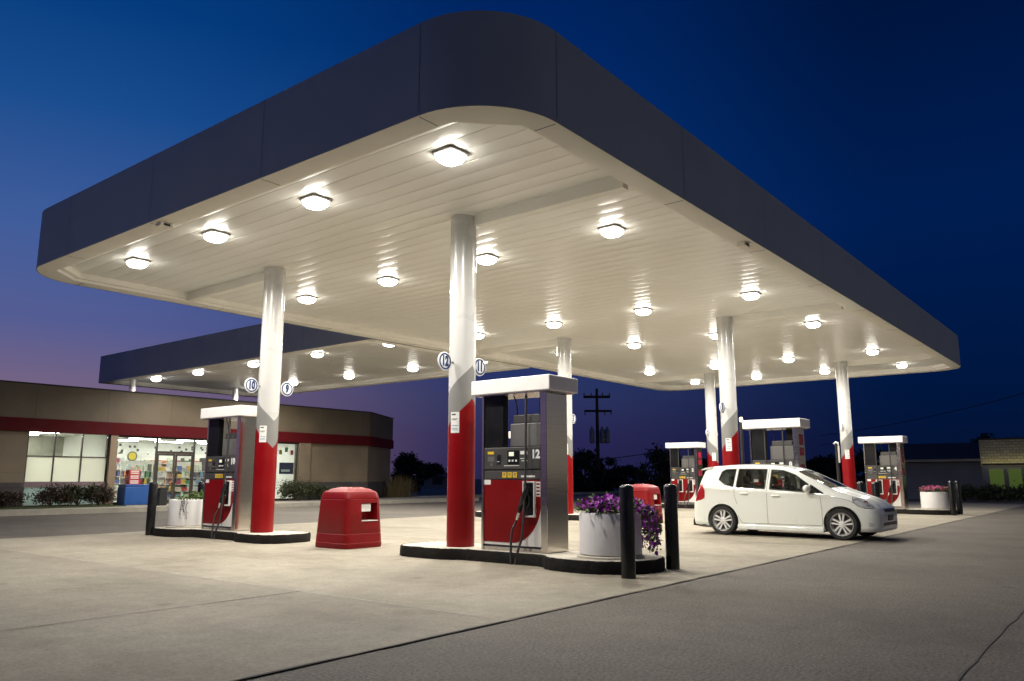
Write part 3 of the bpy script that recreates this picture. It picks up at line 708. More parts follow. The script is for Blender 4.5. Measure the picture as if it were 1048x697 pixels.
dispenser(1, 1, '6', 'fuel pump hidden behind the nearest pump, seen through its open frame', 2)
dispenser(2, 0, '4', 'red and steel fuel pump beyond the car bonnet at right', 2)
dispenser(2, 1, '2', 'red and steel fuel pump left of the car, behind the black bollards', 2)

# ------------------------------------------------------------------ bollards
def bollard(loc, label):
    o = MB().lathe([(.083, 0), (.083, .985), (.079, 1.005), (.066, 1.022), (.04, 1.032), (.012, 1.035)], 28).build('bollard', M_bollard, smooth=40, loc=loc)
    return tag(o, label, 'bollard', 'black steel bollards')
bollard((-.66, -3.13, 0), 'nearest black bollard, standing in front of the petunia planter')
bollard((.47, -3.1, 0), 'black bollard right of the petunia planter, clear of the island')
bollard((-.55, 7.75, 0), 'black bollard at far left beside the left white planter')
bollard((.5, 7.75, 0), 'black bollard mostly hidden behind the left white planter')
bollard((9.0, -3.1, 0), 'left black bollard of the pair in front of the pump beyond the bonnet')
bollard((10.14, -3.1, 0), 'right black bollard of the pair in front of the pump beyond the bonnet')
bollard((18.75, -3.1, 0), 'left black bollard of the close pair beside the far right planter')
bollard((19.85, -3.1, 0), 'right black bollard of the close pair beside the far right planter')

# ------------------------------------------------------------------ planters and flowers
def planter(loc, label, r=.385):
    m = MB(); m.lathe([(r - .02, .03), (r, .045), (r, .52), (r - .008, .535), (r - .03, .54), (r - .045, .53), (r - .05, .47)], 56, caps=False)
    t = thing('planter', label, 'planter', loc, 'round white planters')
    m.build('pot', M_pot, t, smooth=40)
    MB().lathe([(r + .03, 0), (r + .03, .018), (r + .01, .03)], 48).build('saucer', M_islandtop, t, smooth=40)
    MB().lathe([(r - .05, .40), (r - .05, .475)], 40).build('soil', M_soil, t)
def leaf_quads(m, c, n, size, spread, up=0.3):
    for _ in range(n):
        p = Vector(c) + Vector((random.gauss(0, 1) * spread[0], random.gauss(0, 1) * spread[1], random.gauss(0, 1) * spread[2]))
        d = Vector((random.gauss(0, 1), random.gauss(0, 1), random.gauss(up, 1))).normalized(); e = d.cross(Vector((random.gauss(0, 1), random.gauss(0, 1), random.gauss(0, 1)))).normalized()
        s = size * random.uniform(.6, 1.3)
        m.add([p, p + d * s * .5 + e * s * .28, p + d * s, p + d * s * .5 - e * s * .28], [(0, 1, 2, 3)])
def petal(m, p, nrm, s):
    nrm = nrm.normalized(); a = nrm.cross(Vector((.3, .5, .8))).normalized(); b = nrm.cross(a)
    vs = [p - nrm * s * .45]; k = 10
    for i in range(k):
        r = s * (1.0 if i % 2 == 0 else .82); t = 2 * PI * i / k
        vs.append(p + a * r * math.cos(t) + b * r * math.sin(t) + nrm * random.uniform(-.08, .08) * s)
    m.add(vs, [(0, 1 + i, 1 + (i + 1) % k) for i in range(k)])
def petunias(loc, label, dens=1.0, trail=True, mp=M_petal, r=.385):
    t = thing('flowers', label, 'flowers', loc)
    lv = MB(); fl = MB(); cam_d = Vector((-.75, -.65, .2))
    for _ in range(int(240 * dens)):
        a = random.uniform(0, 2 * PI); q = r * math.sqrt(random.random()) * 1.02
        h = .56 + .06 * (1 - q / r) + random.uniform(-.01, .09)
        p = Vector((q * math.cos(a), q * math.sin(a), h))
        leaf_quads(lv, p, 5, .055, (.03, .03, .025))
        for _q in range(2): petal(fl, p + Vector((random.uniform(-.02, .02), random.uniform(-.02, .02), random.uniform(.01, .05))), Vector((random.gauss(-.3, .6), random.gauss(-.3, .6), random.uniform(.3, 1))), random.uniform(.026, .042))
    if trail:
        for _ in range(34):
            a = random.gauss(-PI * .22, .40); p = Vector((r * math.cos(a), r * math.sin(a), .56)); L = random.uniform(.15, .50)
            out = Vector((math.cos(a), math.sin(a), 0)); pts = []
            for k in range(9):
                u = k / 8; pts.append(p + out * (.05 + .13 * math.sin(u * 1.9)) + Vector((random.uniform(-.02, .02), random.uniform(-.02, .02), .03 * (1 - u) - L * u * u)))
            lv.tube(pts, .004, 4)
            for q in pts[1:]:
                leaf_quads(lv, q, 4, .05, (.03, .03, .02), -.3)
                for _k in range(3):
                    if random.random() < .6: petal(fl, q + Vector((random.gauss(0, .035), random.gauss(0, .035), random.gauss(0, .02))), out + Vector((random.gauss(-.2, .5), random.gauss(-.2, .5), random.uniform(-.3, .6))), random.uniform(.02, .034))
    lv.build('foliage', M_leaf, t); fl.build('blossoms', mp, t)
    return t
planter((.0, -2.5, .151), 'round white planter on the nearest island, filled with purple petunias')
petunias((.0, -2.5, .151), 'purple petunias spilling over the right side of the nearest planter')
planter((.0, A + 2.5, .151), 'round white planter on the left island with sparse wilting plants')
t = thing('wilting_plant', 'sparse wilting plant trailing down the front of the left white planter', 'plant', (0, A + 2.5, .151))
lv = MB()
for k in range(60): leaf_quads(lv, (random.uniform(-.3, .3), random.uniform(-.3, .1), .55 + random.random() * .08), 5, .06, (.04, .04, .03))
lv.build('foliage', M_leaf, t)
st = MB()
for k in range(4):
    a = random.gauss(PI * 1.25, .22); p = Vector((.385 * math.cos(a), .385 * math.sin(a), .55)); o_ = Vector((math.cos(a), math.sin(a), 0)); L = random.uniform(.15, .42)
    pts = [p + o_ * (.02 + .05 * math.sin(u / 6 * 2)) + Vector((random.uniform(-.015, .015), random.uniform(-.015, .015), .02 - L * (u / 6) ** 1.5)) for u in range(7)]
    st.tube(pts, .005, 4)
    for q in pts: leaf_quads(st, q, 2, .035, (.012, .012, .012), -.5)
st.build('dry_stems', M_bark, t)
planter((2 * RW, -2.5, .151), 'round white planter with pink flowers at far right by bollards')
petunias((2 * RW, -2.5, .151), 'pink flowers topping the far right white planter', .7, False, M_petalpink)

# ------------------------------------------------------------------ red service bins
def service_bin(loc, label):
    t = thing('service_bin', label, 'waste bin', loc, 'red window wash and waste bins')
    def sec(a, b, z, e=5):
        p = []
        for k in range(48):
            q = 2 * PI * k / 48; c, s = math.cos(q), math.sin(q)
            p.append((a * math.copysign(abs(c) ** (2 / e), c), b * math.copysign(abs(s) ** (2 / e), s), z))
        return p
    m = MB(); S = [(.395, 0), (.402, .03), (.402, .085), (.398, .09), (.392, .225), (.386, .232), (.390, .24), (.358, .765), (.350, .772), (.356, .78), (.352, .85), (.335, .885), (.24, .935), (.13, .962), (.05, .966)]
    m.loft([sec(a, a * 1.02, z, 9 if z < .8 else 6) for a, z in S])
    body = m.build('body', M_binred, t)
    ct = MB().box(-.07, .27, -.6, -.20, .43, .71).build('c1', M_dark)
    c2 = MB().box(-.10, .10, -.10, .10, .93, 1.1).build('c2', M_dark)
    ct.parent = None
    bo = body; bo.parent = None
    boolean(bo, [ct, c2]); bo.parent = t
    for p in bo.data.polygons: p.use_smooth = True
    bo.data.set_sharp_from_angle(angle=math.radians(32))
    MB().box(-.071, .271, -.199, -.19, .425, .715).build('recess_back', M_dark, t)
    MB().box(-.07, .27, -.40, -.21, .422, .434).build('ledge', M_pumpwhite, t, bevel=.003)
    tw = MB(); tw.prism([(-.06, -.345), (.15, -.345), (.20, -.29), (.15, -.24), (-.06, -.24)], .575, .70); tw.build('paper_towel', M_paper, t, bevel=.006)
    for sx in (-1,):
        r_ = MB(); r_.box(sx * .13 - .004, sx * .13 + .004, -.412, -.390, .03, .05)
    MB().box(-.09, .09, -.09, .09, .935, .94).build('slot_liner', M_dark, t)
service_bin((.1, 2.55, 0), 'red plastic service bin on open concrete between the two nearest columns')
service_bin((RW + .1, 2.5, 0), 'red plastic service bin seen between the two nearest black bollards')

# ------------------------------------------------------------------ the car
car = thing('hatchback', 'white five door hatchback parked at the pumps facing right', 'car', (7.28, -4.12, 0), rz=math.radians(-1))
car.scale = (.97, .97, .97)
L_ = 3.82
ST = [  # s   zb   ws   zm   wm   zbelt wb   zedge we   ztop
 (0.000, .24, .40, .36, .44, .44, .43, .50, .36, .53),
 (0.015, .19, .52, .36, .56, .46, .55, .54, .46, .575),
 (0.06, .165, .62, .38, .65, .50, .64, .575, .55, .625),
 (0.16, .155, .69, .40, .72, .57, .71, .64, .60, .695),
 (0.34, .15, .735, .44, .765, .66, .745, .72, .63, .775),
 (0.56, .15, .755, .48, .785, .735, .765, .79, .66, .84),
 (0.76, .15, .765, .50, .80, .785, .775, .85, .68, .90),
 (0.92, .15, .77, .52, .80, .82, .78, .905, .69, .955),
 (1.15, .15, .77, .53, .80, .845, .785, 1.02, .665, 1.075),
 (1.40, .15, .77, .53, .80, .865, .79, 1.145, .625, 1.20),
 (1.65, .15, .77, .53, .80, .88, .79, 1.255, .59, 1.315),
 (1.90, .15, .77, .53, .80, .89, .79, 1.325, .565, 1.385),
 (2.20, .15, .77, .53, .80, .905, .79, 1.365, .55, 1.425),
 (2.55, .15, .77, .53, .80, .92, .785, 1.38, .545, 1.44),
 (2.95, .15, .77, .54, .80, .94, .78, 1.375, .54, 1.435),
 (3.25, .155, .77, .55, .795, .96, .77, 1.355, .535, 1.415),
 (3.46, .165, .765, .56, .785, .975, .755, 1.33, .525, 1.395),
 (3.56, .17, .755, .56, .775, .97, .745, 1.30, .52, 1.36),
 (3.62, .175, .745, .56, .765, .93, .735, 1.17, .56, 1.22),
 (3.68, .18, .73, .55, .75, .85, .72, 1.00, .60, 1.04),
 (3.74, .185, .71, .52, .73, .74, .70, .83, .60, .86),
 (3.79, .19, .67, .48, .69, .62, .67, .70, .58, .72),
 (3.815, .22, .60, .42, .62, .54, .60, .60, .50, .62)]
ST = [((.75 - (.75 - r[0]) * .87) if r[0] < .75 else r[0],) + r[1:] for r in ST]; S0 = ST[0][0]
def st(s):
    if s <= ST[0][0]: return ST[0][1:]
    for k in range(len(ST) - 1):
        if s <= ST[k + 1][0]:
            p1, p2 = ST[k], ST[k + 1]; p0 = ST[max(k - 1, 0)]; p3 = ST[min(k + 2, len(ST) - 1)]
            u = (s - p1[0]) / (p2[0] - p1[0]); h = p2[0] - p1[0]; out = []
            for c in range(1, 10):
                d1 = (p2[c] - p0[c]) / max(1e-6, p2[0] - p0[0]) * h; d2 = (p3[c] - p1[c]) / max(1e-6, p3[0] - p1[0]) * h
                out.append((2 * u ** 3 - 3 * u ** 2 + 1) * p1[c] + (u ** 3 - 2 * u ** 2 + u) * d1 + (-2 * u ** 3 + 3 * u ** 2) * p2[c] + (u ** 3 - u ** 2) * d2)
            return tuple(out)
    return ST[-1][1:]
def half(s):
    zb, ws, zm, wm, zt_, wb, ze, we, zt = st(s)
    ctl = [(0, zb), (ws * .85, zb), (ws, zb + .05), (ws + .6 * (wm - ws), zb + .45 * (zm - zb)), (wm, zm), (wb + .35 * (wm - wb), zm + .72 * (zt_ - zm)), (wb, zt_), (wb + .48 * (we - wb), zt_ + .52 * (ze - zt_)), (we, ze), (we * .80, ze + .68 * (zt - ze)), (we * .42, zt - .012), (0, zt)]
    out = []
    for k in range(len(ctl) - 1):
        p1, p2 = ctl[k], ctl[k + 1]; p0 = ctl[max(k - 1, 0)]; p3 = ctl[min(k + 2, len(ctl) - 1)]
        if k == len(ctl) - 2: p3 = (-ctl[-2][0], ctl[-2][1])
        for q in range(4):
            u = q / 4; f = lambda a, b, c, d: .5 * (2 * b + (c - a) * u + (2 * a - 5 * b + 4 * c - d) * u * u + (3 * b - a - 3 * c + d) * u ** 3)
            out.append((max(0, f(p0[0], p1[0], p2[0], p3[0])), f(p0[1], p1[1], p2[1], p3[1])))
    out.append(ctl[-1]); return out
def Wd(s, z):
    h = half(s); best = 0
    for k in range(8, len(h) - 1):
        (xa, za), (xb, zb) = h[k], h[k + 1]
        if min(za, zb) <= z <= max(za, zb) and zb != za: best = max(best, xa + (xb - xa) * (z - za) / (zb - za))
    return best
def Td(s, x):
    h = half(s); best = 0; x = abs(x)
    for k in range(16, len(h) - 1):
        (xa, za), (xb, zb) = h[k], h[k + 1]
        if min(xa, xb) <= x <= max(xa, xb) and xa != xb: best = max(best, za + (zb - za) * (x - xa) / (xb - xa))
    return best
NS = 96; ss = sorted(set([S0 + (3.815 - S0) * k / NS for k in range(NS + 1)] + [S0 + .006, S0 + .012, S0 + .025, 3.80, 3.81]))
rings = []
for s in ss:
    h = half(s); rings.append([(x, s, z) for x, z in h] + [(-x, s, z) for x, z in reversed(h[1:-1])])
body = MB().loft(rings).build('body', M_carwhite)
cut = []
AX = (.75, 3.11)
for ax in AX:
    for sd in (-1, 1):
        cut.append(MB().lathe([(.334, .42 * sd), (.334, 1.2 * sd)], 48, axis='X').build('c', M_black)); cut[-1].location = (0, ax, .292)
def cav_ring(s, ins=.06):
    h = half(s); hh = [(max(0, x - ins), z - ins if z > .6 else z) for x, z in h if z > .50]
    hh = [(0, .42), (hh[0][0], .42)] + hh
    return hh
rr = []
for k in range(25):
    s = 1.02 + (3.50 - 1.02) * k / 24; h = half(s)
    pts = []
    for q in range(12):
        z = .42 + (st(s)[6] - .06 - .42) * q / 11; pts.append((Wd(s, z) - .055, z))
    ze = st(s)[6]; zt = st(s)[8]
    pts += [(st(s)[7] * .7, zt - .075), (0.001, zt - .06)]
    full = [(x, s, z) for x, z in pts] + [(-x, s, z) for x, z in reversed(pts)]
    rr.append(full)
cut.append(MB().loft(rr).build('c', M_black))
# window openings (s, z)
WIN = {'front_door_window': [(1.36, .875), (2.10, .93), (2.10, 1.305), (1.86, 1.29), (1.62, 1.20), (1.36, 1.03)],
       'rear_door_window': [(2.20, .935), (2.80, .96), (2.79, 1.325), (2.20, 1.315)],
       'quarter_window': [(2.87, .975), (3.05, 1.02), (3.20, 1.12), (3.16, 1.27), (3.08, 1.315), (2.86, 1.325)],
       'corner_window': [(1.06, .862), (1.31, .872), (1.31, 1.015)]}
for k_, pl in WIN.items():
    n = len(pl)
    cut.append(MB().add([(-1.2, s, z) for s, z in pl] + [(1.2, s, z) for s, z in pl], [(i, (i + 1) % n, n + (i + 1) % n, n + i) for i in range(n)] + [tuple(range(n)), tuple(reversed(range(n, 2 * n)))]).build('c', M_black))
cut.append(MB().prism([(-.60, .965), (.60, .965), (.53, 1.62), (-.53, 1.62)], .90, 1.7).build('c', M_black))
rw = [(-.56, 1.02), (.56, 1.02), (.48, 1.27), (-.48, 1.27)]
cut.append(MB().add([(x, 3.42, z) for x, z in rw] + [(x, 4.2, z) for x, z in rw], [(0, 1, 5, 4), (1, 2, 6, 5), (2, 3, 7, 6), (3, 0, 4, 7), (0, 1, 2, 3), (4, 5, 6, 7)]).build('c', M_black))
boolean(body, cut)
for p in body.data.polygons: p.use_smooth = True
body.data.set_sharp_from_angle(angle=math.radians(33))
body.parent = car
def patch(poly, off, m, name, sides=(-1, 1), nz=10, nss=14, grow=0.0, parent=None, smooth=60):
    cx = sum(p[0] for p in poly) / len(poly); cz = sum(p[1] for p in poly) / len(poly)
    if grow:
        poly = [(p[0] + grow * (1 if p[0] > cx else -1), p[1] + grow * (1 if p[1] > cz else -1)) for p in poly]
    zs = [p[1] for p in poly]; z0, z1 = min(zs) + 1e-4, max(zs) - 1e-4; outs = []
    for sd in sides:
        b = MB(); vs = []
        for a in range(nz + 1):
            z = z0 + (z1 - z0) * a / nz; xs = []
            for k in range(len(poly)):
                (sa, za), (sb, zb) = poly[k], poly[(k + 1) % len(poly)]
                if (za - z) * (zb - z) <= 0 and za != zb: xs.append(sa + (sb - sa) * (z - za) / (zb - za))
            lo, hi = min(xs), max(xs)
            for c in range(nss + 1):
                s = lo + (hi - lo) * c / nss; vs.append((sd * (Wd(s, z) + off), s, z))
        q = nss + 1
        b.add(vs, [(a * q + c, a * q + c + 1, (a + 1) * q + c + 1, (a + 1) * q + c) for a in range(nz) for c in range(nss)])
        outs.append(b.build(name, m, parent or car, smooth=smooth))
    return outs
for k_, pl in WIN.items(): patch(pl, -.012, M_carglass, k_, grow=.018)
ws_ = MB(); vs = []
for a in range(15):
    s = .955 + (1.635 - .955) * a / 14
    for c in range(17):
        x = (-1 + 2 * c / 16) * (.625 - .075 * a / 14); vs.append((x, s, Td(s, x) - .010))
ws_.add(vs, [(a * 17 + c, a * 17 + c + 1, (a + 1) * 17 + c + 1, (a + 1) * 17 + c) for a in range(14) for c in range(16)])
ws_.build('windshield', M_carglass, car, smooth=60)
rg = MB(); vs = []
for a in range(9):
    z = 1.0 + .29 * a / 8; s = 3.66 - (z - 1.0) * .31 - .005
    for c in range(9): vs.append(((-1 + 2 * c / 8) * .56, s, z))
rg.add(vs, [(a * 9 + c, a * 9 + c + 1, (a + 1) * 9 + c + 1, (a + 1) * 9 + c) for a in range(8) for c in range(8)]); rg.build('rear_window', M_carglass, car, smooth=60)
def seam(pts, w_=.006, sides=(-1, 1), mb=None):
    dense = []
    for k in range(len(pts) - 1):
        for q in range(10): dense.append(Vector(pts[k]).lerp(Vector(pts[k + 1]), q / 10))
    dense.append(Vector(pts[-1]))
    for sd in sides:
        vs = []
        for k, p in enumerate(dense):
            t_ = (dense[min(k + 1, len(dense) - 1)] - dense[max(k - 1, 0)]).normalized(); n_ = Vector((-t_.y, t_.x))
            for e in (-1, 1):
                q = p + n_ * w_ * e / 2; vs.append((sd * (Wd(q.x, q.y) + .0022), q.x, q.y))
        mb.add(vs, [(2 * k, 2 * k + 1, 2 * k + 3, 2 * k + 2) for k in range(len(dense) - 1)])
gm = MB()
seam([(2.16, .255), (2.16, .90), (2.15, 1.33)], mb=gm)
seam([(1.10, .255), (1.095, .55), (1.12, .82)], mb=gm)
seam([(1.10, .255), (2.16, .255), (2.70, .255), (2.78, .40)], mb=gm)
seam([(2.78, .62), (2.84, .80), (2.84, .97)], mb=gm)
seam([(.46, .655), (.62, .74), (1.05, .83)], .005, mb=gm)
gm.build('panel_gaps', M_seamdark, body)
for k_, pl in WIN.items():
    cxx = sum(p[0] for p in pl) / len(pl); czz = sum(p[1] for p in pl) / len(pl)
    seam([(p[0] + (.004 if p[0] > cxx else -.004), p[1] + (.004 if p[1] > czz else -.004)) for p in pl + pl[:1]], .016, (1,), mb=(sl := MB())); sl.build('window_rubber', M_black, body)
    seam([(p[0] + (.004 if p[0] > cxx else -.004), p[1] + (.004 if p[1] > czz else -.004)) for p in pl + pl[:1]], .016, (-1,), mb=(sl := MB())); sl.build('window_rubber', M_black, body)
for (s, z) in ((1.98, .80), (2.63, .835)):
    for sd in (-1, 1):
        x = Wd(s, z)
        h = MB(); h.tube([(sd * (x + .004), s - .085, z - .004), (sd * (x + .026), s - .06, z), (sd * (x + .030), s, z + .002), (sd * (x + .026), s + .06, z), (sd * (x + .004), s + .085, z + .002)], [.010, .014, .015, .014, .010], 10)
        h.build('door_handle', M_carwhite, car, smooth=60)
for sd in (-1, 1):
    m = MB(); rr = []
    for k in range(9):
        u = k / 8; rad = 1.25 * math.sin(PI * (.08 + .84 * u)) ** .5
        rr.append([(sd * (.87 + .09 * math.cos(2 * PI * q / 20) * rad), 1.33 + (-.06 + .12 * u), .94 + .062 * math.sin(2 * PI * q / 20) * rad) for q in range(20)])
    m.loft(rr); m.tube([(sd * .76, 1.33, .885), (sd * .82, 1.335, .895), (sd * .86, 1.335, .905)], .026, 10)
    mi = m.build('wing_mirror', M_carwhite, car, smooth=60)
    g = MB().box(min(sd * .81, sd * .93), max(sd * .81, sd * .93), 1.391, 1.394, .90, .98).build('mirror_glass', M_chrome, mi)
for o in patch([(.19, .60), (.24, .665), (.42, .765), (.57, .80), (.52, .70), (.45, .635), (.33, .595)], .004, M_headl, 'headlight'):
    sd = 1 if o.data.vertices[0].co.x > 0 else -1
    m = MB(); m.lathe([(.045, 0), (.045, .01), (.03, .012)], 20, axis='X')
    m.v = [(sd * (Wd(.34, .685) + .003 + x * .6), .34 + y, .685 + z) for x, y, z in m.v]; m.build('projector', M_chrome, o, smooth=40)
    m = MB(); seamlist = MB(); seam([(.19, .60), (.33, .595), (.45, .635), (.52, .70), (.57, .80)], .014, (sd,), m); m.build('lamp_rim', M_blackgl, o)
for o in patch([(3.735, .66), (3.60, .68), (3.50, .74), (3.50, .90), (3.56, 1.02), (3.64, 1.02), (3.68, .90)], .006, M_tail, 'tail_light'):
    pass
patch([(.215, .265), (.215, .335), (.285, .34), (.285, .265)], .004, M_headl, 'fog_lamp', nz=4, nss=5)
# dark grille, lower intake, number plate, bonnet lip
def front_patch(name, x0, x1, z0, z1, off, m, parent=None):
    b = MB(); vs = []; nx, nz = 20, 5
    def fs(x, z):
        lo, hi = S0, 1.2
        for _ in range(24):
            mid = (lo + hi) / 2
            (lo, hi) = (lo, mid) if (Wd(mid, z) > abs(x) and Td(mid, x) > z) else (mid, hi)
        return hi
    for a in range(nz + 1):
        z = z0 + (z1 - z0) * a / nz
        for c in range(nx + 1):
            x = x0 + (x1 - x0) * c / nx; vs.append((x, fs(x, z) - off, z))
    q = nx + 1; b.add(vs, [(a * q + c, a * q + c + 1, (a + 1) * q + c + 1, (a + 1) * q + c) for a in range(nz) for c in range(nx)])
    return b.build(name, m, parent or car, smooth=60)
front_patch('upper_grille', -.34, .34, .515, .575, .004, M_blackgl)
front_patch('lower_intake', -.46, .46, .235, .33, .004, M_black)
MB().box(-.16, .16, S0 - .018, S0 - .004, .36, .46).build('number_plate', M_black, car, bevel=.003)
# rear spoiler, skirts, rear lower trim, under-body
rs = MB(); rr = []
for k in range(13):
    x = -.54 + 1.08 * k / 12; e = abs(x) / .54; z = 1.395 - .03 * e * e
    rr.append([(x, 3.40, z + .012), (x, 3.56, z - .004), (x, 3.70 - .04 * e, z - .035), (x, 3.705 - .04 * e, z - .055), (x, 3.55, z - .045), (x, 3.42, z - .02)])
rs.loft(rr); rs.build('roof_spoiler', M_carwhite, car, smooth=50)
for sd in (-1, 1):
    sk = MB(); rr = []
    for k in range(17):
        s = 1.09 + 1.70 * k / 16; x = Wd(s, .22)
        rr.append([(sd * (x - .03), s, .125), (sd * (x + .012), s, .135), (sd * (x + .022), s, .185), (sd * (x + .004), s, .225), (sd * (x - .03), s, .225)])
    sk.loft(rr); sk.build('side_skirt', M_carwhite, car, smooth=50)
rt_ = MB(); rr = []
for k in range(17):
    x = -.76 + 1.52 * k / 16; e = abs(x) / .76; s0 = 3.80 - .28 * e ** 5 + .03
    rr.append([(x * .97, s0 - .16, .14), (x, s0, .145), (x, s0 + .005, .20), (x * .97, s0 - .16, .215)])
rt_.loft(rr); rt_.build('rear_valance', M_dgrey, car, smooth=50)
MB().box(-.66, .66, .5, 3.5, .135, .16).build('underbody', M_black, car)
fa_ = MB(); fa_.box(-.30, .12, .015, .03, .0, .0)
# cabin furniture
def seat(x, s, label=None):
    o = MB(); o.loft([[(x - .24, s - .25, .42), (x + .24, s - .25, .42), (x + .24, s + .25, .40), (x - .24, s + .25, .40)], [(x - .25, s - .25, .56), (x + .25, s - .25, .56), (x + .25, s + .22, .54), (x - .25, s + .22, .54)]])
    o.loft([[(x - .24, s + .18, .5), (x + .24, s + .18, .5), (x + .24, s + .30, .5), (x - .24, s + .30, .5)], [(x - .20, s + .34, 1.0), (x + .20, s + .34, 1.0), (x + .20, s + .42, 1.0), (x - .20, s + .42, 1.0)]])
    o.loft([[(x - .12, s + .35, 1.02), (x + .12, s + .35, 1.02), (x + .12, s + .43, 1.02), (x - .12, s + .43, 1.02)], [(x - .10, s + .39, 1.18), (x + .10, s + .39, 1.18), (x + .10, s + .45, 1.18), (x - .10, s + .45, 1.18)]])
    o.build('seat', M_carint, car, bevel=.03)
for x in (-.36, .36): seat(x, 1.75); seat(x, 2.65)
MB().box(-.68, .68, 1.04, 1.30, .60, .86).build('dashboard', M_carint, car, bevel=.03)
m = MB(); m.lathe([(.165, 0), (.18, .012), (.165, .024)], 24, axis='Y', caps=False); m.v = [(x + .36, y + 1.48, z + .84) for x, y, z in m.v]; m.build('steering_wheel', M_carint, car, smooth=40)
def wheel(sd, ax):
    p = thing('wheel', '', 'x'); del p['label']; del p['category']; p.parent = car; p.location = (sd * .715, ax, .292); p.scale = (1, 1.06, 1.06)
    t_ = MB(); prof = [(.185, -.085), (.255, -.09), (.270, -.075), (.275, -.05), (.275, .05), (.270, .075), (.255, .09), (.185, .085)]
    t_.lathe([(r, h) for r, h in prof], 56, axis='X', caps=False); t_.build('tyre', M_tyre, p, smooth=35)
    r_ = MB(); f = sd * .075
    r_.lathe([(.186, f * 1.12), (.198, f * 1.16), (.192, f * 1.0), (.175, f * .2), (.175, -f)], 56, axis='X', caps=False)
    for k in range(5):
        for e in (-1, 1):
            a0 = 2 * PI * k / 5 + PI / 2 + e * .42; a1 = 2 * PI * k / 5 + PI / 2 + e * .21
            for_w = .0135; pts = []
            d0 = Vector((math.cos(a0), math.sin(a0))) * .04; d1 = Vector((math.cos(a1), math.sin(a1))) * .188
            tn = (d1 - d0).normalized(); nn = Vector((-tn.y, tn.x))
            q = [d0 + nn * for_w * .9, d0 - nn * for_w * .9, d1 - nn * for_w * 1.25, d1 + nn * for_w * 1.25]
            r_.add([(f * .95, v.x, v.y) for v in q] + [(f * .45, v.x, v.y) for v in q], [(0, 1, 2, 3), (4, 5, 6, 7)] + [(i, (i + 1) % 4, 4 + (i + 1) % 4, 4 + i) for i in range(4)])
    r_.lathe([(.052, f * .4), (.052, f * .96), (.035, f * 1.04), (.004, f * 1.05)], 24, axis='X', caps=False)
    r_.build('rim', M_alloy, p, smooth=30)
    MB().lathe([(.165, f * .02), (.165, f * .05)], 32, axis='X').build('brake_disc', M_dgrey, p)
    return p
for ax in AX:
    for sd in (-1, 1): wheel(sd, ax)

# ------------------------------------------------------------------ store
store = thing('convenience_store', 'low beige store with red band and brightly lit shop windows', 'store')
FY = 22.0; ZR = 4.30
def wallbox(name, m, x0, x1, z0, z1, y0=FY, y1=FY + .25, bevel=0, par=None): return MB().box(x0, x1, y0, y1, z0, z1).build(name, m, par or store, bevel=bevel)
P0, P1 = Vector((17.55, FY)), Vector((21.1, 24.2))
def canted(name, m, z0, z1, out, par=None):
    d = (P1 - P0).normalized(); n_ = Vector((d.y, -d.x)); b = MB()
    b.prism([tuple(P0 + n_ * out), tuple(P1 + n_ * out), tuple(P1 - n_ * .2 + Vector((0, .0))), tuple(P0 - n_ * .2)], z0, z1)
    return b.build(name, m, par or store)
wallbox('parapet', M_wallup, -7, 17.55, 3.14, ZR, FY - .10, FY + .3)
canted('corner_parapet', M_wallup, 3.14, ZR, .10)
cp_ = wallbox('coping', M_roofdark, -7, 17.6, ZR, ZR + .05, FY - .13, FY + .33)
canted('corner_coping', M_roofdark, ZR, ZR + .05, .13)
wallbox('red_band', M_band, -7, 17.55, 2.69, 3.14, FY - .16, FY + .3)
canted('corner_red_band', M_band, 2.69, 3.14, .16)
wallbox('wall', M_wall, -7, 2.33, .97, 2.69); wallbox('wall', M_wall, 14.05, 17.55, .95, 2.69)
canted('corner_wall', M_wall, .95, 2.69, 0)
wallbox('brick_base', M_brick, -7, 2.33, .1, .97, FY - .04, FY + .25); wallbox('brick_base', M_brick, 14.05, 17.55, .1, .95, FY - .04, FY + .25)
canted('corner_brick_base', M_brick, .1, .95, .04)
wallbox('pilaster', M_pil, 5.06, 5.34, .1, 2.69, FY - .12, FY + .25, .01)
wallbox('pilaster', M_wall, 13.43, 14.04, .95, 2.69, FY - .14, FY + .25, .01); wallbox('pilaster_base', M_brick, 13.43, 14.04, .1, .95, FY - .16, FY + .25)
wallbox('wall', M_wall, 10.4, 11.2, .1, 2.69)
MB().add([(21.1, 24.2, .1), (21.1, 36, .1), (21.1, 36, ZR), (21.1, 24.2, ZR), (20.9, 24.2, .1), (20.9, 36, .1), (20.9, 36, ZR), (20.9, 24.2, ZR)], [(0, 1, 2, 3), (4, 5, 6, 7), (0, 4, 7, 3), (1, 5, 6, 2)]).build('side_wall', M_wall, store)
MB().prism([(-7, FY + .31), (17.5, FY + .31), (20.8, 24.4), (20.8, 36), (-7, 36)], 3.9, 4.0).build('roof', M_roofdark, store)
MB().box(-7, 20.9, 36.0, 36.2, .1, ZR).build('back_wall', M_wall, store)
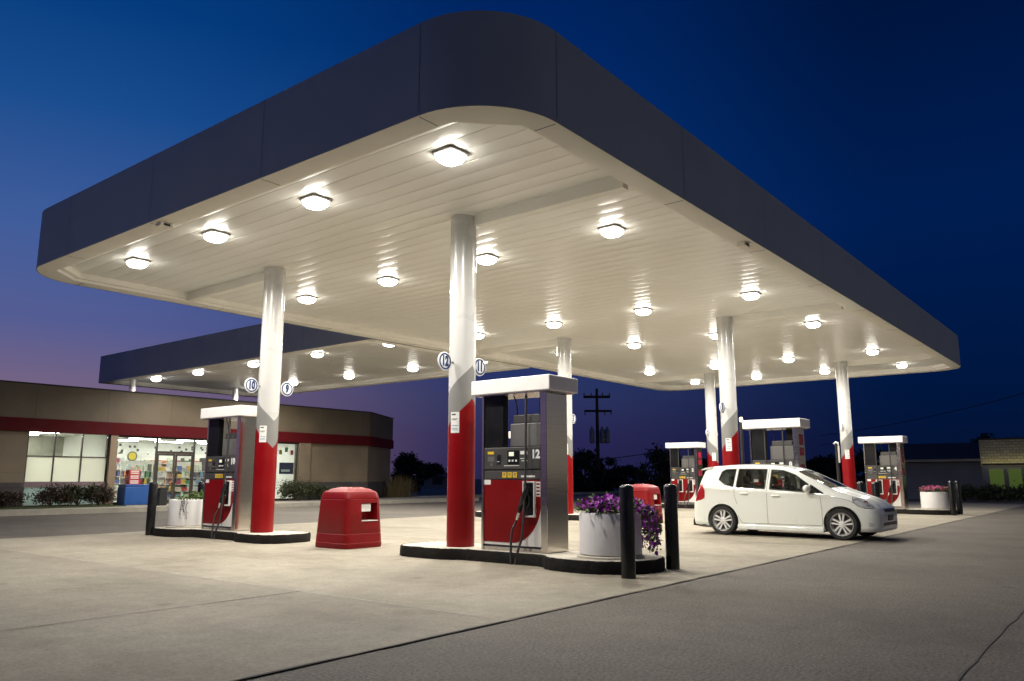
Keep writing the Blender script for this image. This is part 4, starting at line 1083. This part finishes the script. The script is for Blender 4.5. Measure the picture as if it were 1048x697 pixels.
# window one: three bays
wf = MB()
for x in (2.33, 3.20, 4.12, 5.02): wf.box(x, x + .04, FY + .02, FY + .10, .2, 2.69)
for z in (.16, 1.84): wf.box(2.37, 5.02, FY + .025, FY + .095, z, z + .04)
wfo = wf.build('window_frame', M_frame, store)
MB().box(2.33, 5.06, FY - .02, FY + .10, .82, .99).build('sill', M_sill, wfo)
for k, x in enumerate((2.375, 3.245, 4.165)):
    x1 = (3.195, 4.115, 5.015)[k]
    MB().box(x, x1, FY + .055, FY + .060, 1.885, 2.685).build('pane', M_glass, wfo)
    MB().box(x, x1, FY + .050, FY + .060, .995, 1.838).build('frosted_panel', M_frost, wfo)
    MB().box(x, x1, FY + .050, FY + .060, .205, .815).build('lower_panel', M_frostlow, wfo)
# shopfront with doors
sf = MB()
for x in (5.34, 6.89, 8.44, 10.36, 11.2, 13.39): sf.box(x, x + .05, FY + .02, FY + .12, .15, 2.69)
for a, b in ((5.39, 6.89), (6.94, 8.44), (8.49, 10.36), (11.25, 13.39)): sf.box(a, b, FY + .025, FY + .115, 2.62, 2.69); sf.box(a, b, FY + .025, FY + .115, .15, .24)
sf.box(6.94, 8.44, FY + .025, FY + .115, 2.06, 2.15)
sfo = sf.build('shopfront_frame', M_frame, store)
for a, b, z0, z1 in ((5.39, 6.89, .24, 2.62), (6.94, 8.44, 2.15, 2.62), (8.49, 10.36, .24, 2.62), (11.25, 13.39, .24, 2.62)):
    MB().box(a, b, FY + .06, FY + .065, z0, z1).build('pane', M_glass, sfo)
for a, b in ((6.95, 7.67), (7.70, 8.43)):
    dm = MB()
    dm.box(a, a + .06, FY + .03, FY + .08, .16, 2.055); dm.box(b - .06, b, FY + .03, FY + .08, .16, 2.055); dm.box(a + .06, b - .06, FY + .03, FY + .08, 1.98, 2.055); dm.box(a + .06, b - .06, FY + .03, FY + .08, .16, .28)
    do = dm.build('door', M_frame, store)
    MB().box(a + .06, b - .06, FY + .052, FY + .056, .28, 1.98).build('pane', M_glass, do)
    hx = b - .09 if a < 7.5 else a + .05
    MB().box(hx, hx + .03, FY - .03, FY + .0, .95, 1.30).build('handle', M_chrome, do)
pw = MB().box(12.55, 13.30, FY + .09, FY + .094, 1.30, 1.80).build('window_poster', M_navy, sfo)
MB().box(12.65, 13.1, FY + .084, FY + .0885, 1.40, 1.50).build('poster_print', M_paper, pw)
for q, mm in enumerate((M_crate, M_leafposter, M_ysign, M_leafposter, M_crate)):
    MB().box(11.9 + .3 * q, 12.05 + .3 * q, FY + .09, FY + .094, 2.15 + .12 * (q % 2), 2.35 + .12 * (q % 2)).build('window_poster', mm, sfo)
# shell of the shop room
MB().box(-2, 13.6, FY + .3, 28.6, .10, .149).build('shop_floor', M_intfloor, store)
bw = wallbox('shop_back_wall', M_int, -2, 13.6, .15, 2.8, 28.3, 28.5)
MB().box(-2, 13.6, FY + .26, 28.5, 2.76, 2.84).build('shop_ceiling', M_int, store)
MB().box(-2.1, -2, FY + .26, 28.5, .15, 2.8).build('shop_partition', M_int, store)
MB().box(13.6, 13.7, FY + .26, 28.5, .15, 2.8).build('shop_partition', M_int, store)
MB().box(5.08, 5.18, FY + .3, 26.0, .15, 2.75).build('shop_partition', M_int, store)
MB().box(-2, 5.08, 25.9, 26.0, .15, 2.75).build('shop_partition', M_pilgrey, store)
dots = MB()
for k in range(48):
    x = 8.4 + random.random() * 5.1; z = 2.0 + .62 * random.random(); r_ = .05
    dots.box(x - r_, x + r_, 28.28, 28.299, z - r_, z + r_)
dots.build('wall_dots', M_ink, bw)
n = 0
for y in (23.3, 25.2, 27.1):
    for x in (-.6, 1.3, 3.2, 5.9, 8.0, 10.1, 12.2):
        if y > 27 and x < 5: continue
        tag(MB().box(x - .6, x + .6, y - .15, y + .15, 2.735, 2.758).build('ceiling_lamp', M_tube), 'long lit ceiling lamp inside the store', 'ceiling lamp', 'lit lamps on the store ceiling')
rs_ = MB().lathe([(.17, 0), (.17, .02)], 32, axis='Y').build('round_sign', M_ysign, loc=(9.0, 28.2, 2.10)); tag(rs_, 'round yellow sign with dark rim on the store back wall', 'sign')
MB().lathe([(.17, -.004), (.22, -.004), (.22, .02), (.17, .02)], 32, axis='Y', caps=False).build('rim', M_ink, rs_)
# shelves full of goods, each pack a thing
gid = 0
gp = [MB().box(-.11, .11, -.06, .06, 0, .22), MB().box(-.07, .07, -.05, .05, 0, .27), MB().box(-.14, .14, -.06, .06, 0, .15)]
gme = [g.build('packaged_goods', M_goods, bevel=.008) for g in gp]
for g in gme: g.hide_render = False
used = [False] * 3
def goods(x, y, z, group, label):
    k = random.randrange(3)
    if not used[k]: o = gme[k]; used[k] = True
    else: o = gme[k].copy(); C.objects.link(o)
    o.location = (x, y, z); tag(o, label, 'goods', group)
def shelf(x0, x1, y, label, where, levels):
    t = thing('shelf_unit', label, 'shelf', (0, 0, 0))
    for q, z in enumerate(levels):
        MB().box(x0, x1, y - .2, y + .2, z - .02, z).build('shelf_board', M_shelf, t)
    MB().box(x0, x1, y + .2, y + .24, .15, levels[-1] + .4).build('back_panel', M_shelf, t)
    for z in levels:
        x = x0 + .14
        while x < x1 - .12:
            goods(x, y - .12, z + .001, 'packaged goods on the store shelves ' + where, 'small colourful package on the lit store shelf ' + where); x += random.uniform(.19, .27)
shelf(6.9, 8.6, 24.6, 'metal shelf of colourful goods facing the store doors', 'facing the doors', (.30, .58, .86, 1.14, 1.42))
shelf(9.0, 10.6, 24.9, 'metal shelf of colourful goods right of the store doors', 'right of the doors', (.30, .58, .86, 1.14, 1.42))
shelf(6.6, 8.5, 27.6, 'tall shelf of goods along the store back wall', 'along the back wall', (.30, .60, .90, 1.20, 1.50, 1.78))
shelf(9.2, 12.5, 27.6, 'tall shelf of goods at right of the store back wall', 'at right of the back wall', (.30, .60, .90, 1.20, 1.50, 1.78))
cb = thing('drinks_cooler', 'dark glass front drinks cooler on the store back wall', 'cooler', (12.0, 26.2, .15))
MB().box(-.5, .5, 0, .6, 0, 1.9).build('cabinet', M_dgrey, cb); MB().box(-.45, .45, -.02, -.001, 1.35, 1.85).build('header', M_navy, cb)
# blue cabinet and red crates outside
bc = thing('ice_chest', 'blue ice chest standing outside the store beside the tan pilaster', 'ice chest', (6.05, 21.55, .15))
MB().prism([(-.62, -.30), (.62, -.30), (.62, .30), (-.62, .30)], 0, .66).build('body', M_blue, bc, bevel=.03)
MB().box(-.60, .60, -.29, .29, .665, .74).build('lid', M_blue, bc, bevel=.02)
cr = None
for k in range(3):
    m = MB().box(-.2, .2, -.15, .15, 0, .17).build('crate', M_crate, bevel=.01, loc=(5.85 + (.45 if k == 3 else 0), 21.62, .892 + k * .178))
    tag(m, ['lowest', 'middle', 'topmost'][k] + ' red crate stacked on the blue ice chest', 'crate', 'red crates on the ice chest')
    for q in range(2): MB().box(-.15, .15, -.153, -.1505, .03 + q * .07, .07 + q * .07).build('label', M_paper, m)
tb = thing('trash_can', 'dark square trash can on the store sidewalk behind the left bollard', 'trash can', (6.2, 20.1, .15))
MB().box(-.15, .15, -.15, .15, 0, .56).build('body', M_black, tb, bevel=.02); MB().box(-.17, .17, -.17, .17, .563, .64).build('lid', M_black, tb, bevel=.02)
# roof plant
for (x, y, w_, h_, lab) in ((13.9, 27.0, .55, .75, 'dark domed vent on the store roof beside the number 9 sign'), (12.4, 27.5, .38, .55, 'smaller dark domed vent on the store roof behind the left column'), (19.0, 26.0, .5, .42, 'low dark vent near the right end of the store roof')):
    t = thing('roof_vent', lab, 'vent', (x, y, 4.0))
    MB().lathe([(w_ * .6, 0), (w_ * .6, h_ * .55)], 20).build('duct', M_roofdark, t, smooth=40)
    MB().lathe([(w_, h_ * .55), (w_, h_ * .7), (w_ * .8, h_ * .95), (w_ * .4, h_ * 1.1), (.02, h_ * 1.14)], 20).build('hood', M_roofdark, t, smooth=50)
# sidewalk, kerb, lawn
MB().prism([(-30, 18.95), (22, 18.95), (22, FY + .3), (-30, FY + .3)], 0, .15).build('sidewalk', M_walk, kind='structure')
MB().prism([(-30, 18.80), (22.2, 18.80), (22.2, 18.947), (-30, 18.947)], 0, .155).build('kerb', M_walk, kind='structure')
MB().prism([(-30, 20.2), (5.0, 20.2), (5.0, 21.9), (-30, 21.9)], .151, .18).build('lawn', M_grass, kind='structure')
MB().prism([(22.6, 23.5), (60, 23.5), (60, 24.1), (22.6, 24.1)], 0, .15).build('far_kerb', M_walk, kind='structure')

# ------------------------------------------------------------------ plants
def shrub(loc, label, rx, ry, h, m, n=900, size=.10, name='bush', up=.3, group=None):
    t = thing(name, label, 'bush' if name == 'bush' else 'plant', loc, group)
    st_ = MB()
    for k in range(7):
        a = random.uniform(0, 2 * PI); q = random.uniform(.2, .8)
        st_.tube([(0, 0, 0), (rx * q * .5 * math.cos(a), ry * q * .5 * math.sin(a), h * .4), (rx * q * math.cos(a), ry * q * math.sin(a), h * .8)], [.02, .014, .006], 5)
    st_.build('stems', M_bark, t)
    b = MB(); cl_ = [(random.uniform(-.75, .75) * rx, random.uniform(-.7, .7) * ry, h * random.uniform(.35, .82)) for _ in range(16)]
    for _ in range(n // 5):
        c = random.choice(cl_); leaf_quads(b, c, 12, size, (rx * .22, ry * .24, h * .16), up)
    for v in range(len(b.v)):
        x, y, z = b.v[v]; b.v[v] = (x, y, max(.01, z))
    b.build('foliage', m, t)
shrub((2.9, 21.1, .18), 'dark reddish bush at the left of the row under the shop window', .55, .4, .62, M_bushred, 1500, .07)
shrub((3.75, 21.1, .18), 'green bush in the middle of the row under the shop window', .5, .4, .66, M_bush, 1500, .07)
shrub((4.45, 21.1, .18), 'small reddish bush at the right of the row under the shop window', .42, .36, .62, M_bushred, 1300, .07)
shrub((1.5, 21.2, .18), 'dark bush against the block base at far left of the store', .6, .4, .5, M_bushred, 1100, .07)
shrub((12.9, 21.2, .15), 'green bush below the lit window right of the column', .75, .45, .75, M_bush, 1700, .08)
shrub((14.4, 21.2, .15), 'olive green bush below the store pilaster left of the red bin', .7, .45, .62, M_bush, 1500, .08)
t = thing('ornamental_grass', 'tall tan ornamental grass at the right corner of the store', 'plant', (20.2, 22.6, .15)); b = MB()
for _ in range(420):
    x, y = random.gauss(0, .35), random.gauss(0, .25); dx, dy = random.gauss(0, .22), random.gauss(0, .22); h = random.uniform(.6, 1.25)
    b.add([(x - .012, y, 0), (x + .012, y, 0), (x + dx * .5 + .010, y + dy * .5, h * .6), (x + dx, y + dy, h), (x + dx * .5 - .010, y + dy * .5, h * .6)], [(0, 1, 2, 3, 4)])
b.build('blades', M_tallgrass, t)
def cam_pt(px, depth):
    """ground point at a given horizontal picture angle and distance"""
    rt = Vector((math.sin(th), -math.cos(th), 0)); f = Vector((math.cos(th), math.sin(th), 0))
    return CAM + f * depth + rt * ((px - 524) / 806.93 * depth * 1.0)
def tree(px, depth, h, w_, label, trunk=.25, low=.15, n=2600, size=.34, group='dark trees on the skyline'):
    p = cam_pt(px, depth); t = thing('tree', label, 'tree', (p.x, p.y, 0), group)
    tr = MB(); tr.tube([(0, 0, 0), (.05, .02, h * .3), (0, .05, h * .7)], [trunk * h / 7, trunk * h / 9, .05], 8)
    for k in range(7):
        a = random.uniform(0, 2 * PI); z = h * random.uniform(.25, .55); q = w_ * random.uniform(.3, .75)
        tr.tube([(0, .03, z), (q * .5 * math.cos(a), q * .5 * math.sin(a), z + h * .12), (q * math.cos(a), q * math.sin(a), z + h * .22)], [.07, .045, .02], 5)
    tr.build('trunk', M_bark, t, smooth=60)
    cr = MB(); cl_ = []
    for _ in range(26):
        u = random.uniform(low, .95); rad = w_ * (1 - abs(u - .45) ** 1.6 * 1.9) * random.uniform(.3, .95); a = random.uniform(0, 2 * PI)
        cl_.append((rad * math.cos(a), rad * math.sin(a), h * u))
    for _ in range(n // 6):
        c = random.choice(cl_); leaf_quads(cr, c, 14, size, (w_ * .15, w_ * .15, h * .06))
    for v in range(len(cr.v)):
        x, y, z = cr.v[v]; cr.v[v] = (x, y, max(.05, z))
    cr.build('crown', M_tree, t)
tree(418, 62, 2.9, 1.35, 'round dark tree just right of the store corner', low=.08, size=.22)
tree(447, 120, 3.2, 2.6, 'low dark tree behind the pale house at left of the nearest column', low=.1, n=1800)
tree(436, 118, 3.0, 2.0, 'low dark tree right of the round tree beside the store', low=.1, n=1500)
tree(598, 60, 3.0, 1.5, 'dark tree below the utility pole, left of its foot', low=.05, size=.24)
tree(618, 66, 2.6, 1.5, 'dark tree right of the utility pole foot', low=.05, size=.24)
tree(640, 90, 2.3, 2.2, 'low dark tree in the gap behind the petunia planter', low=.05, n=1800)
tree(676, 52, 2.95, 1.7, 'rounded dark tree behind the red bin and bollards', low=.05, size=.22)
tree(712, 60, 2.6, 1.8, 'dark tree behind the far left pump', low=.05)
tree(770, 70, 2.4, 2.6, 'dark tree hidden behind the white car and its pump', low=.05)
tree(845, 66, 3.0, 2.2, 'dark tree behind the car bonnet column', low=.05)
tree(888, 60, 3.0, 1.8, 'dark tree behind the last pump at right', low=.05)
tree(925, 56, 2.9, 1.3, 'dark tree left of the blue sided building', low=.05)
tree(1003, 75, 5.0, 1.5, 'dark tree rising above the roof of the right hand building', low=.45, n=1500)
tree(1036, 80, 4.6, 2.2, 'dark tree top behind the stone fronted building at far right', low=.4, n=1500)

# ------------------------------------------------------------------ utility poles and wires
def pole(px, depth, ztop, s, label, full=True):
    p = cam_pt(px, depth); t = thing('utility_pole', label, 'utility pole', (p.x, p.y, 0), rz=th - PI / 2)
    MB().tube([(0, 0, 0), (0, 0, ztop * .5), (0, 0, ztop)], [.16 * s, .14 * s, .10 * s], 10).build('pole', M_wood, t, smooth=50)
    c1 = MB().box(-1.05 * s, 1.05 * s, -.06, .06, ztop - .75 * s, ztop - .55 * s).build('crossarm', M_wood, t)
    ins = MB()
    for x in (-1.0, -.45, .45, 1.0): ins.lathe([(.05 * s, ztop - .55 * s), (.06 * s, ztop - .40 * s), (.03 * s, ztop - .33 * s)], 8, cx=x * s)
    ins.build('insulators', M_metalgrey, c1)
    if full:
        c2 = MB().box(-1.0 * s, 1.15 * s, -.06, .06, ztop - 1.85 * s, ztop - 1.68 * s).build('crossarm', M_wood, t)
        i2 = MB()
        for x in (-.95, .6, 1.1): i2.lathe([(.04 * s, ztop - 2.1 * s), (.05 * s, ztop - 1.86 * s)], 8, cx=x * s)
        i2.build('insulators', M_metalgrey, c2)
        for x in (-.46, .36, .74): MB().lathe([(.02, ztop - 4.3 * s), (.21 * s, ztop - 4.25 * s), (.21 * s, ztop - 3.35 * s), (.15 * s, ztop - 3.22 * s), (.06 * s, ztop - 3.0 * s)], 14, cx=x * s, cy=-.1).build('transformer', M_metalgrey, t, smooth=40)
    return p
pa = pole(611, 62, 8.1, 1.0, 'dark wooden utility pole with two crossarms and transformers')
pb = pole(977, 80, 4.6, 1.1, 'small distant utility pole above the right building roof', False)
def wire(p, q, sag, label, r=.02):
    p, q = Vector(p), Vector(q); pts = [p.lerp(q, k / 24) - Vector((0, 0, sag * 4 * (k / 24) * (1 - k / 24))) for k in range(25)]
    tag(MB().tube(pts, r, 5).build('power_line', M_rubber), label, 'power line')
e = cam_pt(1120, 40)
wire((pa.x, pa.y, 2.55), (*cam_pt(720, 58).xy, 3.6), .1, 'low dark cable running right from the utility pole', .03)
wire((*cam_pt(838, 60).xy, 4.3), (e.x, e.y, 6.35), .35, 'upper dark cable crossing the sky at right', .022)
wire((*cam_pt(838, 60).xy, 3.6), (*cam_pt(884, 56).xy, 4.15), .08, 'lower dark cable beside the car bonnet column', .022)
# two slim dark posts with small lamps seen beside the columns
for px, dp, zt, lab in ((757.5, 24.0, 2.95, 'slim dark post with a tiny lit lamp right of the column behind the car rear'), (853.5, 25.5, 2.2, 'slim dark post with a bent pale head left of the column behind the bonnet')):
    p = cam_pt(px, dp); t = thing('lamp_post', lab, 'post', (p.x, p.y, 0))
    MB().tube([(0, 0, 0), (0, 0, zt)], .055, 12).build('post', M_black, t, smooth=50)
    if zt > 2.5: MB().lathe([(.02, zt - .16), (.05, zt - .12), (.05, zt - .06), (.02, zt - .02)], 12, cx=-.07, cy=-.04).build('lamp', M_walllamp, t, smooth=50)
    else: MB().tube([(-.02, -.06, zt - .6), (-.02, -.06, zt - .1), (-.02, -.05, zt + .02), (.0, .02, zt + .05), (.02, .08, zt)], .03, 8).build('head', M_pumpwhite, t, smooth=60)

# ------------------------------------------------------------------ far buildings
BX = 39.0
bl = thing('side_building', 'low blue sided building with dark roof beyond the forecourt at right', 'building', (BX, 0, 0))
ya, yb, yc = 3.6, -1.18, -9.0
MB().box(0, 9, yb, ya, 0, 2.05).build('wall', M_siding, bl)
MB().loft([[(-.5, ya + .5, 2.12), (9.5, ya + .5, 2.12), (9.5, yb, 2.12), (-.5, yb, 2.12)], [(2.2, ya - .6, 3.05), (7, ya - .6, 3.05), (7, yb, 3.05), (2.2, yb, 3.05)]]).build('roof', M_roofdark, bl)
MB().box(-.52, -.40, yb, ya + .5, 1.98, 2.11).build('gutter', M_mgrey, bl)
sb = thing('stone_building', 'stone fronted wing with green lit windows at the right edge', 'building', (BX - .6, 0, 0))
MB().box(0, 8, yc, yb - .02, 1.75, 3.05).build('stone_front', M_stone, sb)
MB().box(-.05, 8, yc, yb - .02, 3.052, 3.14).build('roof_edge', M_roofdark, sb)
MB().box(.1, 8, yc, yb - .02, 0, 1.748).build('wall', M_siding, sb)
MB().box(-.14, -.005, -4.6, -3.95, 2.35, 2.8).build('sign_board', M_roofdark, sb)
y = yb - .35; k = 0
while y > yc + 1:
    w_ = .55 if k % 3 else .62
    fr = MB(); fr.box(.05, .099, y - w_ - .03, y + .03, .57, 1.60); fo = fr.build('window', M_mgrey, sb)
    MB().box(.03, .049, y - w_, y, .6, 1.57).build('pane', M_greenwin if k < 2 else M_tealwin, fo)
    y -= w_ + .22; k += 1
MB().box(-.26, -.20, yc, yb - .1, 1.775, 1.80).build('light_strip', M_walllamp, sb)
MB().box(-.28, -.262, yc, yb - .1, 1.76, 1.86).build('strip_shield', M_roofdark, sb)
for k, (x, y, rx) in enumerate(((36.6, -.6, .8), (36.5, -2.0, .9), (36.4, -3.4, .9), (36.3, -4.9, 1.0))):
    shrub((x, y, 0), ['dark bush left of the green lit windows', 'dark bush below the first green lit window', 'dark bush below the teal lit windows', 'dark bush at the right picture edge by stone building'][k], .6, rx, .72, M_bush, 900, .12)
def house(px, depth, w_, h, label):
    p = cam_pt(px, depth); t = thing('house', label, 'house', (p.x, p.y, 0), rz=th - PI / 2)
    m = MB(); m.add([(-w_, 0, 0), (w_, 0, 0), (w_, 0, h * .6), (0, 0, h), (-w_, 0, h * .6), (-w_, 8, 0), (w_, 8, 0), (w_, 8, h * .6), (0, 8, h), (-w_, 8, h * .6)],
        [(0, 1, 2, 3, 4), (5, 6, 7, 8, 9), (0, 5, 9, 4), (1, 6, 7, 2)]); m.build('wall', M_sidinghouse, t)
    r = MB()
    for sd in (-1, 1): r.add([(sd * (w_ + .2), -.25, h * .6 - .05), (0, -.25, h + .06), (0, 8.2, h + .06), (sd * (w_ + .2), 8.2, h * .6 - .05), (sd * (w_ + .2), -.25, h * .6 - .15), (0, -.25, h - .04), (0, 8.2, h - .04), (sd * (w_ + .2), 8.2, h * .6 - .15)], [(0, 1, 2, 3), (4, 5, 6, 7), (0, 1, 5, 4), (2, 3, 7, 6), (0, 3, 7, 4)])
    r.build('roof', M_roofdark, t)
    MB().box(-.6, .6, -.04, -.005, .4, 1.3).build('window', M_roofdark, t)
house(449, 95, 1.6, 1.55, 'pale gabled house far away left of the nearest column')
# distant car
p = cam_pt(586, 45); p = cam_pt(585, 75); fc = thing('parked_car', 'silver car parked far off right of the red column base', 'car', (p.x, p.y, 0), rz=th + 1.2)
m = MB(); rr = []
for s, zl, zh, w_ in ((-1.9, .35, .7, .6), (-1.75, .25, .85, .75), (-.9, .22, .92, .8), (-.5, .22, 1.25, .72), (.2, .22, 1.42, .68), (1.0, .22, 1.36, .68), (1.5, .25, .98, .78), (1.9, .35, .85, .7)):
    rr.append([(s, -w_, zl), (s, w_, zl), (s, w_ * 1.03, min(zh, .85)), (s, w_ * .78, zh), (s, -w_ * .78, zh), (s, -w_ * 1.03, min(zh, .85))])
m.loft(rr).build('body', M_farcar, fc, smooth=40)
for sx in (-1.25, 1.2):
    for sy in (-1, 1): m = MB(); m.lathe([(.30, -.1), (.30, .1)], 20, axis='Y'); m.v = [(x + sx, y + sy * .72, z + .30) for x, y, z in m.v]; m.build('wheel', M_tyre, fc)
